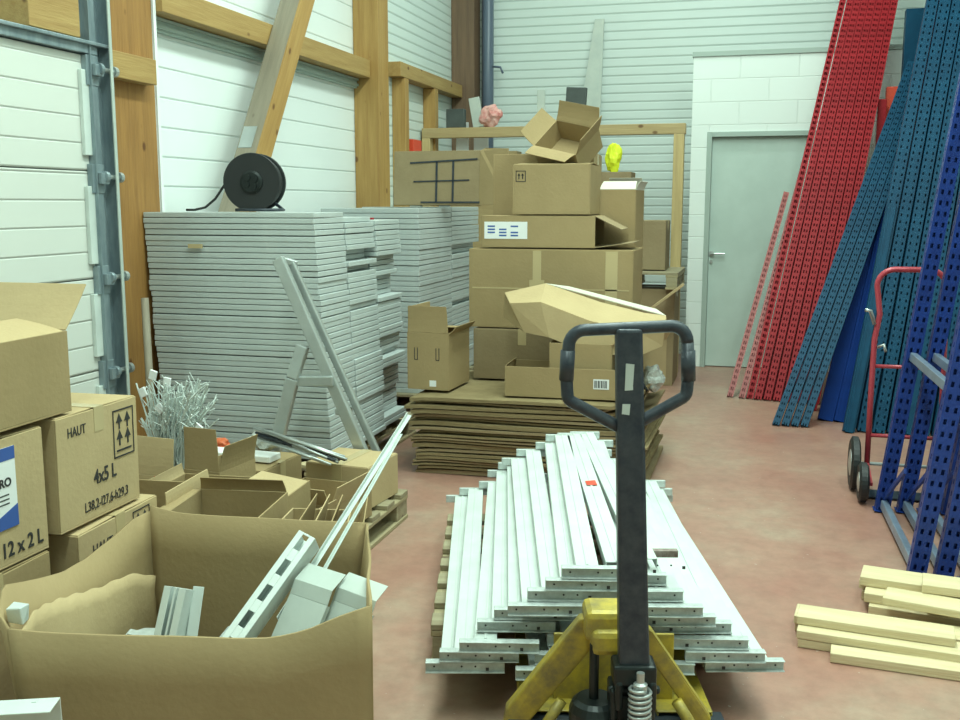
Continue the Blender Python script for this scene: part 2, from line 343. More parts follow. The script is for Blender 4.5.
# open timber frame in front of the back wall
fr = thing('timber_goalpost', 'pale timber goalpost frame standing behind the pile of cartons', 'frame', (-.72, 9.2, 0))
b = MB(); b.box(-2.36, .04, -.05, .05, 2.10, 2.19); b.build('head_beam', M['timber_x'], fr, .004)
b = MB(); b.box(-.06, .03, -.05, .05, 0, 2.10); b.build('upright', M['timber_pale'], fr, .004)
b = MB(); b.box(-2.36, -2.28, -.05, .05, 0, 2.10); b.build('upright', M['timber_pale'], fr, .004)
# timber studs at the left with wall rails
for i, (yy, lb) in enumerate(((8.42, 'short timber stud under the wall rail right beside the knotty post'), (9.25, 'middle timber stud under the far wall rail'))):
    tag(boxobj('timber_stud', M['timber_z'], -3.098, -2.98, yy, yy+.10, 0, 2.558), lb, 'stud')
# ================================================================= GREY PANEL STACKS
def panel_mesh(w, d, h):
    b = MB(); b.box(0, w, 0, d, 0, h)
    me = b.mesh('shelf_panel'); me.materials.append(M['panel']); return me
_U = ['', 'first', 'second', 'third', 'fourth', 'fifth', 'sixth', 'seventh', 'eighth', 'ninth', 'tenth', 'eleventh', 'twelfth', 'thirteenth', 'fourteenth', 'fifteenth', 'sixteenth', 'seventeenth', 'eighteenth', 'nineteenth']
def ordinal(n):
    if n < 20: return _U[n]
    t = {2: 'twent', 3: 'thirt', 4: 'fort'}[n//10]
    return t+'ieth' if n % 10 == 0 else t+'y-'+_U[n % 10]
def panel_stack(X1, Y0, w, d, n, z0, pitch, lean, jit, label, group, cuts=0.0):
    me = panel_mesh(w, d-.012, pitch-.0035); first = None
    sx = 0
    for k in range(n):
        o = bpy.data.objects.new('shelf_panel', me); COL.objects.link(o)
        if first is None:
            first = o; m = o.modifiers.new('bevel', 'BEVEL'); m.width = .003; m.segments = 2
        else:
            m = o.modifiers.new('bevel', 'BEVEL'); m.width = .003; m.segments = 2
        if random.random() < .25: sx = random.uniform(-jit, jit)
        if random.random() < cuts: sx = -random.uniform(.03, .07)
        o.location = (X1-w+lean*(1-k/n)+sx+random.uniform(-.002, .002), Y0+.006+random.uniform(-.003, .003), z0+k*pitch-(.0025 if k % 7 == 3 else 0))
        tag(o, 'grey steel shelf panel, %s from the top %s' % (ordinal(n-k), label), 'shelf panel', group)
panel_stack(-2.20, 4.80, .985, .39, 43, .17, .0300, .075, .004, 'of the near stack facing forward', 'grey shelf panels in the near stack')
panel_stack(-2.20, 5.19, .965, .43, 42, .17, .0300, .07, .012, 'of the second stack, right behind the nearest', 'grey shelf panels in the second stack', .06)
panel_stack(-2.20, 5.62, .965, .42, 41, .17, .0302, .05, .02, 'of the uneven third stack before the gap', 'grey shelf panels in the third stack', .1)
panel_stack(-2.35, 6.90, .75, .80, 36, .14, .0370, .0, .006, 'of the stack just beyond the gap', 'grey shelf panels in the fourth stack')
panel_stack(-2.35, 7.70, .75, .80, 36, .14, .0372, .0, .008, 'of the farthest stack under the folded carton', 'grey shelf panels in the fifth stack', .05)
tag(boxobj('beige_sticker', M['tape'], -2.91, -2.83, 4.785, 4.798, 1.27, 1.292, bevel=0), 'small beige tape label on the front edge of the near panel stack', 'sticker')

def make_pallet(label, L=1.2, Wd=1.0, loc=(0, 0, 0), rot=0):
    """length along local y"""
    t = thing('pallet', label, 'pallet', loc, (0, 0, rot))
    for i in range(7):
        b = MB(); y = i*(L-.1)/6; b.box(-Wd/2, Wd/2, y, y+.1, .118, .14); b.build('deck_board', M['pallet'], t, .003)
    for x in (-Wd/2, -.05, Wd/2-.1):
        b = MB(); b.box(x, x+.1, 0, L, .098, .1175); b.box(x, x+.1, 0, L, 0, .02); b.build('stringer_board', M['pallet_y'], t, .003)
        for y in (0, L/2-.07, L-.14): b = MB(); b.box(x+.005, x+.095, y, y+.14, .0205, .0975); b.build('spacer_block', M['pallet'], t, .003)
    return t
make_pallet('wooden pallet under the near stacks of grey panels', 1.5, 1.0, (-2.66, 4.76, 0))
make_pallet('wooden pallet under the far grey panel stacks beyond the gap', 1.65, .85, (-2.74, 6.85, 0))
p3 = make_pallet('wooden pallet carrying the rods and cartons in front of the ladder', 1.2, 1.0, (-2.10, 3.30, 0))
# red strip lying on top of the stack
tag(boxobj('red_strip', M['red'], -2.90, -2.205, 5.64, 5.67, 1.409, 1.420), 'thin red strip lying along the top of the grey panel stacks', 'strip')

# cable reel
rl = thing('cable_reel', 'black cable reel with cord standing on top of the grey panel stack', 'cable reel', (-2.585, 4.93, 1.4605), (0, 0, R(12))); rl.scale = (1.08, 1.08, 1.08)
RX = Matrix.Translation((0, 0, .140)) @ Matrix.Rotation(R(90), 4, 'X')
for s_, nm in ((.055, 'flange'), (-.055, 'flange')):
    b = MB(); b.lathe([(.02, s_-.006), (.137, s_-.006), (.140, s_), (.137, s_+.006), (.02, s_+.006)], 40, RX); b.build(nm, M['black'], rl, smooth=False)
b = MB(); b.lathe([(.125, -.048), (.128, -.03), (.124, -.012), (.128, .006), (.124, .026), (.127, .048)], 32, RX); b.build('wound_cable', M['black'], rl, smooth=True)
b = MB(); b.lathe([(.055, .058), (.055, .068), (.045, .072)], 28, RX)
for a in range(4): b.lathe([(.014, .0725), (.014, .079)], 14, RX @ Matrix.Translation((.025*math.cos(a*math.pi/2+.6), .025*math.sin(a*math.pi/2+.6), 0)))
b.build('socket_panel', M['greasy'], rl)
b = MB(); b.tube([(-.11, 0, .19), (-.15, -.02, .12), (-.19, -.03, .06), (-.24, -.03, .02), (-.29, -.04, .008), (-.33, -.05, .008)], .006, 8); b.build('loose_cord', M['black'], rl, smooth=True)
b = MB(); b.tube([(.09, .02, .04), (.13, .03, .008), (.10, -.06, .008), (-.08, -.07, .008)], .008, 8); b.build('stand', M['dark_steel'], rl, smooth=True)

# ================================================================= CARTONS
TH = .006
def carton(label, cx, cyy, z, w, d, h, rot=0, tilt=(0, 0), flaps=None, mat='card', fm=None, tape=None, name='cardboard_box', flen=None, jit=.003, group=None):
    """open or closed carton; flaps: {side: angle}, 0 upright, 90 level outwards, -90 folded shut"""
    t = thing(name, label, 'box', (cx, cyy, z), (R(tilt[0]), R(tilt[1]), R(rot)), group)
    m = M[mat]; fmm = M[fm or mat]
    b = MB(); hw, hd = w/2, d/2
    b.box(-hw, hw, -hd, hd, 0, TH); b.box(-hw, -hw+TH, -hd, hd, TH, h, j=0); b.box(hw-TH, hw, -hd, hd, TH, h)
    b.box(-hw+TH, hw-TH, -hd, -hd+TH, TH, h); b.box(-hw+TH, hw-TH, hd-TH, hd, TH, h)
    o = b.build('body', m, t, .0015)
    flaps = flaps if flaps is not None else {'+y': -90, '-y': -90, '+x': -89, '-x': -89}
    for side, a in flaps.items():
        L, = (flen or {}).get(side, (min(w, d)/2-.002),),
        if isinstance(L, tuple): L = L[0]
        ln = (w if 'y' in side else d)-.006
        zf = h+.0015 if ('y' in side) else h-.0055
        fb = MB(); k = .008
        N = 4; vs = []; fs = []
        for i in range(N+1):
            for s2 in (-1, 1):
                for q in (-1, 1): vs.append((s2*(ln/2-k*(i/N)), q*TH*.35, L*i/N))
        for i in range(N):
            a0 = i*4; fs += [(a0, a0+2, a0+6, a0+4), (a0+1, a0+5, a0+7, a0+3), (a0, a0+4, a0+5, a0+1), (a0+2, a0+3, a0+7, a0+6)]
        fs += [(0, 1, 3, 2), (N*4, N*4+2, N*4+3, N*4+1)]
        curl = random.uniform(-.02, .02)
        vs = [(x, y+curl*(zz/L)**2 if abs(a) < 80 else y, zz) for x, y, zz in vs]
        fb.add(vs, fs); f = fb.build('flap', fmm, t, .0012)
        if side == '+y': f.location = (0, hd-TH/2, zf); f.rotation_euler = (-R(a), 0, 0)
        if side == '-y': f.location = (0, -hd+TH/2, zf); f.rotation_euler = (R(a), 0, 0)
        if side == '+x': f.location = (hw-TH/2, 0, zf); f.rotation_euler = (-R(a), 0, R(-90))
        if side == '-x': f.location = (-hw+TH/2, 0, zf); f.rotation_euler = (R(a), 0, R(-90))
    if tape:
        b = MB()
        if tape == 'x': b.box(-hw-.001, hw+.001, -.025, .025, h+.004, h+.0055); b.box(hw, hw+.0012, -.025, .025, h-.07, h+.0055); b.box(-hw-.0012, -hw, -.025, .025, h-.07, h+.0055)
        if tape == 'y': b.box(-.025, .025, -hd-.001, hd+.001, h+.004, h+.0055); b.box(-.025, .025, -hd-.0012, -hd, h-.09, h+.0055)
        if tape == 'front':
            b.box(-hw+.02, hw-.02, -hd-.0012, -hd, h*.5, h*.5+.008); b.box(-.10, -.05, -hd-.0012, -hd, .02, h-.005); b.box(-.12, -.03, -hd-.002, -hd-.001, h*.45, h*.62)
            b.box(hw-.16, hw-.09, -hd-.0012, -hd, .02, h-.005)
        b.build('packing_tape', M['tape'], t)
    return t
def label_part(t, w, h, loc, face='+x', mat='white_label', name='label'):
    b = MB()
    if face == '+x': b.box(0, .0012, -w/2, w/2, -h/2, h/2)
    else: b.box(-w/2, w/2, -.0012, 0, -h/2, h/2)
    o = b.build(name, M[mat], t); o.location = loc; return o
def cups_mark(t, loc, s, face='+x'):
    """handling pictogram: frame, two rows of arrows / glasses"""
    b = MB(); g = []
    def r(x0, x1, z0, z1): g.append((x0, x1, z0, z1))
    r(-s*.5, s*.5, s*.62, s*.66); r(-s*.5, s*.5, -s*.66, -s*.62); r(-s*.5, -s*.46, -s*.66, s*.66); r(s*.46, s*.5, -s*.66, s*.66)
    r(-s*.36, s*.36, -s*.50, -s*.45)
    for x in (-.2, .2):
        for z in (.12, -.34):
            r(s*(x-.03), s*(x+.03), s*z, s*(z+.2))
    for x0, x1, z0, z1 in g:
        if face == '+x': b.box(0, .001, x0, x1, z0, z1)
        else: b.box(x0, x1, -.001, 0, z0, z1)
    for x in (-.2, .2):
        for z in (.30, -.16):
            tri = [(s*(x-.15), s*z), (s*(x+.15), s*z), (s*x, s*(z+.25))]
            if face == '+x': b.add([(xx, u, v) for xx in (0, .001) for u, v in tri], [(0, 1, 2), (5, 4, 3), (0, 3, 4, 1), (1, 4, 5, 2), (2, 5, 3, 0)])
            else: b.add([(u, xx, v) for xx in (0, -.001) for u, v in tri], [(0, 1, 2), (5, 4, 3), (0, 3, 4, 1), (1, 4, 5, 2), (2, 5, 3, 0)])
    o = b.build('handling_mark', M['ink'], t); o.location = loc; return o
TX = (R(90), 0, R(90))   # text facing +x
TY = (R(90), 0, 0)       # text facing -y

# left foreground stack
carton('lower brown carton hidden under the dented carton at the left edge', -2.11, 2.13, 0, .40, .44, .525, 2, tape='x', jit=0)
carton('lower plain carton under the carton printed HAUT, behind the big open box', -2.12, 2.62, 0, .40, .42, .26, 2, tape='x')
c = carton('carton printed HAUT with arrow mark, low behind the big open box', -2.11, 2.655, .272, .42, .44, .268, 3, mat='card_light', tape='x')
cups_mark(c, (.211, .12, .19), .10); text_part('printed_text', 'HAUT', .05, M['ink'], c, (.2115, -.10, .20), TX, .8)
c = carton('upright carton printed 4x5 L beneath the large open-flap carton', -2.12, 2.60, .555, .40, .42, .335, 3, (-1.0, 0), mat='card_light', tape='x')
cups_mark(c, (.201, .13, .235), .115); text_part('printed_text', 'HAUT', .042, M['ink'], c, (.2015, -.115, .285), TX, .8)
text_part('printed_text', '4x5 L', .062, M['ink'], c, (.2015, .02, .125), TX, .85, .001)
text_part('printed_text', 'L38,2-l27,6-h29,3', .042, M['ink'], c, (.2015, .025, .045), TX, .8)
c = carton('carton with blue and white paint label printed 12 x 2 L at left edge', -2.12, 2.155, .535, .40, .41, .35, 0, mat='card_light', tape='x')
l = label_part(c, .20, .22, (.201, -.01, .215))
b = MB(); b.box(.0013, .002, -.10, .10, .075, .11); b.build('label_band', M['blue_ink'], l); b = MB(); b.add([(.0013, -.1, -.11), (.0013, .1, -.11), (.0013, .1, -.05), (.0013, 0, -.085), (.0013, -.1, -.09), (.002, -.1, -.11), (.002, .1, -.11), (.002, .1, -.05), (.002, 0, -.085), (.002, -.1, -.09)], [(0, 1, 2, 3, 4), (9, 8, 7, 6, 5), (0, 5, 6, 1), (1, 6, 7, 2), (2, 7, 8, 3), (3, 8, 9, 4), (4, 9, 5, 0)])
b.build('label_band', M['blue_ink'], l)
text_part('label_text', 'PRO', .032, M['ink'], l, (.002, .05, .015), TX, 1, .001)
b = MB(); [b.box(.0013, .0018, -.02, .07, z, z+.004) for z in (-.02, -.032, -.044)]; b.build('label_text', M['grey_dark'], l)
text_part('printed_text', '12 x 2 L', .058, M['ink'], c, (.2015, .10, .045), TX, .85, .001)
c = carton('large carton with a raised flap on top of the left carton stack', -2.165, 2.24, .905, .50, .50, .235, 1, mat='card', fm='card_light', flaps={'+x': -72, '+y': 48, '-y': -70}, flen={'+x': .16, '+y': .17, '-y': .16})

# big open box in the foreground (irregular bin with a wavy rim)
def open_bin():
    P = [(-1.525, 1.73), (-.785, 1.96), (-1.055, 2.62), (-1.72, 2.56)]
    PB = [(-1.50, 1.76), (-.80, 1.99), (-1.13, 2.60), (-1.70, 2.53)]
    t = thing('open_cardboard_box', 'big open cardboard bin in the left foreground full of steel offcuts', 'box', (-1.26, 2.2, 0))
    rim = {0: [.600, .592, .588, .584, .580, .577, .573, .570, .572, .588, .618, .642], 1: [.642, .625, .605, .59, .595, .60], 2: [.60, .602, .60, .60, .60, .60, .60, .615], 3: [.60, .555, .537, .545, .575, .61, .65, .60]}
    bul = [0, .0, -.012, .105]
    for s_ in range(4):
        a = Vector(P[s_]); c_ = Vector(P[(s_+1) % 4]); a2 = Vector(PB[s_]); c2 = Vector(PB[(s_+1) % 4]); n = (c_-a).normalized(); nn = Vector((n.y, -n.x)); hs = rim[s_]; N = 24; b = MB(); vs = []
        rows = [0, .15, .3, .45, .6, .8, 1.0]; K = len(rows)
        for i in range(N+1):
            f = i/N; k = f*(len(hs)-1); q = int(min(k, len(hs)-2)); hh = hs[q]+(hs[q+1]-hs[q])*(k-q)
            for r_ in rows:
                p = a2.lerp(c2, f).lerp(a.lerp(c_, f), r_); z = hh*r_
                out = bul[s_]*max(0, math.sin(math.pi*f))**(.55 if s_ == 3 else 1)*r_ + .004*math.sin(f*9+s_*2)*r_*math.sin(math.pi*f)
                vs.append((p.x+nn.x*out+1.26, p.y+nn.y*out-2.2, z))
        fs = [(i*K+j, (i+1)*K+j, (i+1)*K+j+1, i*K+j+1) for i in range(N) for j in range(K-1)]
        b.add(vs, fs); b.build('side_wall', M['card'], t, solid=.007, smooth=True)
    b = MB(); b.add([(x+1.26, y-2.2, .004) for x, y in PB], [(0, 1, 2, 3)]); b.build('bottom', M['card_dull'], t, solid=.006)
    b = MB(); vs = []                                   # torn inner ply on the left wall
    a = Vector((-1.545, 1.76)); c_ = Vector((-1.70, 2.50)); N = 40
    tops = [.575, .575, .572, .56, .545, .525, .505, .49, .48, .475, .47, .45, .42]
    for i in range(N+1):
        f = i/N; p = a.lerp(c_, f); k = f*(len(tops)-1); q = int(min(k, len(tops)-2)); top = tops[q]+(tops[q+1]-tops[q])*(k-q)+.003*math.sin(i*1.3)+.003*math.sin(i*.37)
        o_ = -.075*math.sin(math.pi*f); vs += [(p.x+1.26+.030, p.y-2.2, .03), (p.x+1.26+.020+o_*.8, p.y-2.2, top-.04), (p.x+1.26+.026+o_, p.y-2.2, top)]
    b.add(vs, [(3*i+k, 3*i+3+k, 3*i+4+k, 3*i+1+k) for i in range(N) for k in (0, 1)]); b.build('torn_inner_ply', M['card_light'], t, solid=.004, smooth=True)
    return t
open_bin()

def oriented(name, a, b_, build, mat, label=None, cat=None, roll=0, parts=None, bevel=.001):
    """build(MB, L) models along local +y; object placed from a to b"""
    a = Vector(a); d = Vector(b_)-a; L = d.length
    q = d.to_track_quat('Y', 'Z')
    m = MB(); build(m, L); o = m.build(name, mat, None, bevel)
    o.rotation_mode = 'QUATERNION'; o.location = a; o.rotation_quaternion = q @ Matrix.Rotation(R(roll), 4, 'Y').to_quaternion()
    if label: tag(o, label, cat)
    return o
def slot_rail(m, L):
    w, h = .05, .06; t = .002
    m.box(-w/2, w/2, 0, L, 0, t)
    m.box(-w/2, -w/2+t, 0, L, t, h); m.box(w/2-t, w/2, 0, L, t, h)
    p = .075; n = int(L/p)
    m.box(-w/2, -.009, 0, L, h-t, h); m.box(.009, w/2, 0, L, h-t, h)
    for i in range(n+1): m.box(-.009, .009, i*p, min(L, i*p+.032), h-t, h)
oriented('slotted_rail', (-1.225, 1.98, .35), (-1.08, 2.30, .64), slot_rail, M['beam'], 'white slotted steel rail leaning out of the big open bin', 'rail', 25)
def angle_bar(m, L, w=.02, t=.002):
    m.box(0, w, 0, L, 0, t); m.box(0, t, 0, L, t, w)
oriented('long_bar', (-1.10, 2.14, .50), (-.965, 2.72, .90), lambda m, L: angle_bar(m, L, .013), M['beam'], 'long thin white bar rising from the bin, the upper of the pair', 'bar', 10)
oriented('long_bar', (-1.065, 2.14, .48), (-.965, 2.66, .855), lambda m, L: angle_bar(m, L, .008), M['beam'], 'long thin white bar rising from the bin, the lower of the pair', 'bar', -20)
def tray(m, L):
    w = .115; t = .0025
    m.box(-w/2, w/2, 0, L*.8, 0, t); m.box(-w/2, -w/2+t, 0, L*.8, -.012, 0); m.box(w/2-t, w/2, 0, L*.8, -.012, 0)
    vs = [(x, L*.8+yy, zz+q) for yy, zz in ((0, 0), (L*.1, .006), (L*.24, -.022)) for x in (-w/2, w/2) for q in (0, t)]
    m.add(vs, [(0, 2, 6, 4), (1, 5, 7, 3), (4, 6, 10, 8), (5, 9, 11, 7), (0, 4, 5, 1), (2, 3, 7, 6), (4, 8, 9, 5), (6, 7, 11, 10), (8, 10, 11, 9), (0, 1, 3, 2)])
oriented('steel_tray', (-1.085, 2.00, .32), (-1.01, 2.20, .61), tray, M['tray'], 'pale sheet steel tray standing in the bin, next to the slotted rail', 'tray', 8)
oriented('steel_tray', (-.975, 2.03, .33), (-.90, 2.20, .595), tray, M['tray'], 'pale sheet steel tray leaning at the right corner of the bin', 'tray', 14)
def profile_end(m, L):
    t = .003
    for x in (-.03, 0, .03): m.box(x-t, x+t, 0, L, -.02, .03)
    m.box(-.033, .033, 0, L, -.023, -.02); m.box(-.033, -.012, 0, L, .03, .033); m.box(.012, .033, 0, L, .03, .033)
oriented('steel_profile', (-1.49, 2.16, .12), (-1.475, 2.32, .475), profile_end, M['beam'], 'short white steel profile standing upright in the middle of the bin', 'profile', 5)
oriented('steel_profile', (-1.435, 2.18, .12), (-1.445, 2.33, .48), lambda m, L: angle_bar(m, L, .03), M['beam'], 'narrow white angle piece standing against the short profile in the bin', 'profile', 100)
bb = MB(); bb.box(-.03, .03, -.03, .03, 0, .03, j=.008); bb.box(-.06, -.02, -.02, .02, .0, .02, j=.006)
tag(bb.build('steel_offcut', M['beam_worn'], bevel=.003, loc=(-1.565, 2.28, .33)), 'crumpled small steel offcut lying beside the short profile in the bin', 'offcut')
bb = MB(); bb.box(-1.9+1.26, -1.04+1.26, -.33, .28, .15, .33)
fill = MB()
for i in range(40):
    x, y = random.uniform(-1.50, -1.08), random.uniform(2.02, 2.46)
    fill.box(-.09, .09, -.015, .015, 0, .012, Matrix.Translation((x+1.28, y-2.2, random.uniform(.06, .25))) @ Matrix.Rotation(random.uniform(0, 3), 4, 'Z') @ Matrix.Rotation(random.uniform(-.4, .4), 4, 'Y'))
tag(fill.build('steel_scrap', M['beam_worn'], loc=(-1.28, 2.2, 0)), 'heap of short steel offcuts filling the big open bin', 'scrap', kind='stuff')
# profile piece at the bottom left edge, on a low carton
c = carton('low brown carton at the bottom left corner in front of the big bin', -1.62, 1.36, 0, .50, .50, .44, 14, tape='x')
def l_bracket(m, L):
    m.box(-.03, .03, 0, L, 0, .003); m.box(-.03, -.027, 0, L, -.05, 0); m.box(.0, .02, .02, L*.5, .003, .02); m.box(-.022, -.012, L-.05, L-.04, .003, .0045); m.box(-.022, -.012, L-.12, L-.11, .003, .0045)
oriented('steel_bracket', (-1.72, 1.44, .515), (-1.30, 1.585, .528), l_bracket, M['beam'], 'white steel bracket with bolt holes at the bottom left corner', 'bracket')
bb = MB(); bb.box(-.02, .02, -.015, .015, 0, .035, j=.006)
tag(bb.build('steel_offcut', M['beam'], bevel=.003, loc=(-1.56, 1.80, .585)), 'white steel offcut hooked on the left rim of the big bin', 'offcut')

# cartons behind the bin
carton('open carton right behind the big bin, dividers standing beside it', -1.70, 2.97, .0, .32, .32, .505, 8, flaps={'-x': 70, '+y': -12}, flen={'-x': .05, '+y': .05}, fm='card')
carton('shallow open carton in the corner between the bin and the printed cartons', -2.05, 3.05, .0, .30, .34, .49, 5, flaps={'+x': 8, '-x': 10}, flen={'+x': .06, '-x': .07}, fm='card_light')
carton('wide open carton with one bent flap, second row behind the bin', -1.95, 3.42, .142, .54, .34, .275, 4, flaps={'+x': -80, '-x': 20}, flen={'+x': .20, '-x': .05}, fm='card_light')
for i in range(5):
    b = MB(); b.box(-.002, .002, -.14, .14, 0, .26)
    o = b.build('cardboard_divider', M['card_light'] if i % 2 else M['card'], loc=(-1.45+i*.032, 2.97+.01*i, .26), rot=(R(4), R(10+3*i), R(12+2*i)))
    tag(o, 'cardboard divider standing in the narrow box behind the bin, %s from the left' % ordinal(i+1), 'divider', 'cardboard dividers behind the bin')
carton('narrow carton holding the cardboard dividers behind the bin', -1.39, 2.98, 0, .24, .32, .46, 9, flaps={'+x': 2}, flen={'+x': .05}, mat='card_light')
c = carton('tall open carton holding white wire sprigs, orange mark on its flap', -2.42, 3.78, .0, .22, .26, .37, -6, flaps={'-y': -2, '+y': 3}, flen={'-y': .16, '+y': .12}, mat='card_light')
b = MB(); b.box(-.012, .012, -.0012, 0, 0, .035); o = b.build('orange_mark', M['orange'], c); o.location = (.02, -.131, .335)
c = carton('small open carton with raised flap beside the white wire sprigs', -2.20, 3.80, .142, .18, .26, .26, -6, flaps={'-y': -2, '+x': 5}, flen={'-y': .18, '+x': .12})
b = MB(); b.box(-.012, .012, -.0012, 0, 0, .06); o = b.build('white_mark', M['white_label'], c); o.location = (.0, -.131, .19)
# white sprigs
sp = thing('wire_sprigs', 'bunch of white wire sprigs with square white tags in an open carton', 'sprigs', (-2.42, 3.80, .34))
b = MB(); rnd = random.Random(3); tips = []
for i in range(120):
    a = rnd.uniform(0, 6.283); r = rnd.uniform(.02, .17); h = rnd.uniform(.2, .42); x0, y0_ = rnd.uniform(-.06, .06), rnd.uniform(-.05, .05)
    p1 = Vector((x0, y0_, 0)); p2 = Vector((x0+math.cos(a)*r*.4, y0_+math.sin(a)*r*.3, h*.6)); p3_ = Vector((x0+math.cos(a)*r+.03, y0_+math.sin(a)*r*.6, h))
    b.tube([p1, p2, p3_], .0034, 5); tips.append(p3_)
    for _ in range(3):
        q = p2.lerp(p3_, rnd.uniform(.2, .9)); b.tube([q, q+Vector((rnd.uniform(-.05, .05), rnd.uniform(-.04, .04), rnd.uniform(.01, .06)))], .002, 4)
o = b.build('wires', M['beam'], sp)
for px, py, pz_ in ((-.06, -.04, .44), (.0, -.03, .41), (.15, -.05, .22), (-.02, -.06, .30), (-.12, -.03, .36)):
    b = MB(); b.box(-.016, .016, -.006, .006, -.02, .02, Matrix.Rotation(rnd.uniform(-.7, .7), 4, 'Y')); o = b.build('tag', M['white_label'], sp, .002); o.location = (px, py, pz_)
# wooden pole behind, by the post
b = MB(); b.tube([(-2.95, 4.45, .02), (-3.06, 4.60, 1.02)], .02, 10); tag(b.build('wooden_pole', M['timber_grey'], smooth=True), 'grey wooden pole leaning in the gap between steel track and panel stack', 'pole')
# white foam strip, orange bag, small white cap
tag(boxobj('foam_strip', M['foam'], -2.62, -2.14, 4.16, 4.26, .32, .35), 'white foam strip lying in front of the grey panel stack', 'foam strip').rotation_euler = (0, 0, R(-4))
carton('low carton under the white foam strip in front of the panel stack', -2.36, 4.22, .145, .50, .36, .165, -3, tape='x')
def blob(name, mat, loc, sx, sy, sz, label, cat, seed=0):
    bm = bmesh.new(); bmesh.ops.create_icosphere(bm, subdivisions=3, radius=1); r = random.Random(seed)
    from mathutils import noise
    for v in bm.verts:
        n = noise.noise(v.co*1.6+Vector((seed*3.1, 0, 0)))*.35+noise.noise(v.co*4+Vector((seed, 2, 0)))*.14; v.co *= (1+n); v.co = Vector((v.co.x*sx, v.co.y*sy, v.co.z*sz))
    me = bpy.data.meshes.new(name); bm.to_mesh(me); bm.free(); me.materials.append(mat)
    o = bpy.data.objects.new(name, me); COL.objects.link(o); o.location = loc; return tag(o, label, cat)
blob('orange_bag', M['orange'], (-2.50, 4.33, .345), .05, .04, .03, 'crumpled orange-red bag near the foam strip', 'bag', 2)
blob('white_bag', M['foam'], (-2.62, 4.30, .35), .05, .04, .03, 'crumpled white bag left of the orange bag', 'bag', 5)
blob('plastic_film', M['plastic'], (-2.28, 4.36, .37), .07, .05, .05, 'crinkled clear film bunched at the ladder foot', 'film', 8)
# bundle of thin rods
for i in range(15):
    b = MB(); r = random.Random(i); x = r.uniform(-.03, .03); z = r.uniform(0, .06)
    b.tube([(-2.22+x, 4.20+r.uniform(-.03, .03), .42+z*.9), (-1.78+x*2, 4.10+r.uniform(-.05, .03), .355+z*.6)], .0065, 6)
    tag(b.build('thin_rod', M['alu'] if i % 3 else M['dark_steel'], smooth=True), 'thin metal rod in the loose bundle at the foot of the ladder', 'rod', 'thin metal rods by the ladder')
b = MB(); b.box(-.012, .012, -.015, .015, 0, .07, Matrix.Rotation(.25, 4, 'Y')); tag(b.build('plastic_plug', M['white_label'], bevel=.003, loc=(-2.27, 4.18, .36)), 'white plastic end cap at the upper end of the rod bundle', 'cap')
# cartons on the pallet's right side
carton('small closed carton on the pallet, nearest to the aisle behind the bin', -1.80, 4.30, .142, .32, .30, .19, -6, mat='card_light', tape='y')
carton('open carton at the aisle end of the pallet below the rod bundle', -1.80, 3.90, .142, .34, .36, .14, -6, flaps={'+x': 20, '-y': 30}, flen={'+x': .09, '-y': .08}, fm='card_light')
carton('flat low carton on the pallet just behind the dividers', -1.78, 3.55, .142, .30, .26, .13, -6, flaps={'+x': 15}, flen={'+x': .07}, mat='card_light')
for i, (x, y, a) in enumerate(((-2.0, 4.62, 20), (-1.86, 4.60, 60), (-2.02, 4.52, -15))):
    tag(boxobj('wood_offcut', M['plank'], -.18, .18, -.03, .03, 0, .02), ('pale wood offcut lying by the ladder foot', 'pale wood offcut pointing to the aisle past the ladder', 'yellow wood offcut under the ladder rail')[i], 'offcut')
    o = COL.objects[-1] if False else bpy.data.objects[[k for k in bpy.data.objects.keys() if k.startswith('wood_offcut')][-1]]
    o.location = (x, y, .165+.021*i); o.rotation_euler = (0, 0, R(a))

# ================================================================= STEP LADDER
ld = thing('step_ladder', 'folded aluminium step ladder leaning beside the grey panel stack', 'ladder', (-2.0, 4.5, .15))
def lb(a, b_, w, h, nm, up=(0, 1, 0)):
    m = MB(); o0 = Vector((-2.0, 4.5, .15)); m.bar(Vector(a)-o0, Vector(b_)-o0, w, h, up); return m.build(nm, M['alu'], ld, .006)
lb((-2.26, 4.52, 1.24), (-1.80, 4.50, .24), .058, .035, 'rail')
lb((-2.215, 4.575, 1.215), (-1.765, 4.575, .25), .035, .03, 'rail')
lb((-2.25, 4.53, 1.235), (-2.20, 4.595, 1.21), .03, .03, 'top_cap')
lb((-2.13, 4.50, .82), (-2.18, 4.48, .66), .06, .04, 'rear_leg'); lb((-2.18, 4.48, .66), (-2.28, 4.47, .30), .065, .04, 'rear_leg')
lb((-2.20, 4.50, .645), (-1.97, 4.50, .655), .05, .05, 'rung')
lb((-1.96, 4.50, .50), (-1.93, 4.60, .50), .03, .03, 'rung'); lb((-2.09, 4.52, .80), (-2.03, 4.60, .80), .03, .03, 'rung')
m = MB(); m.box(-2.20+2.0, -2.17+2.0, 4.475-4.5, 4.52-4.5, .63-.15, .70-.15); m.build('joint', M['dark_steel'], ld, .003)

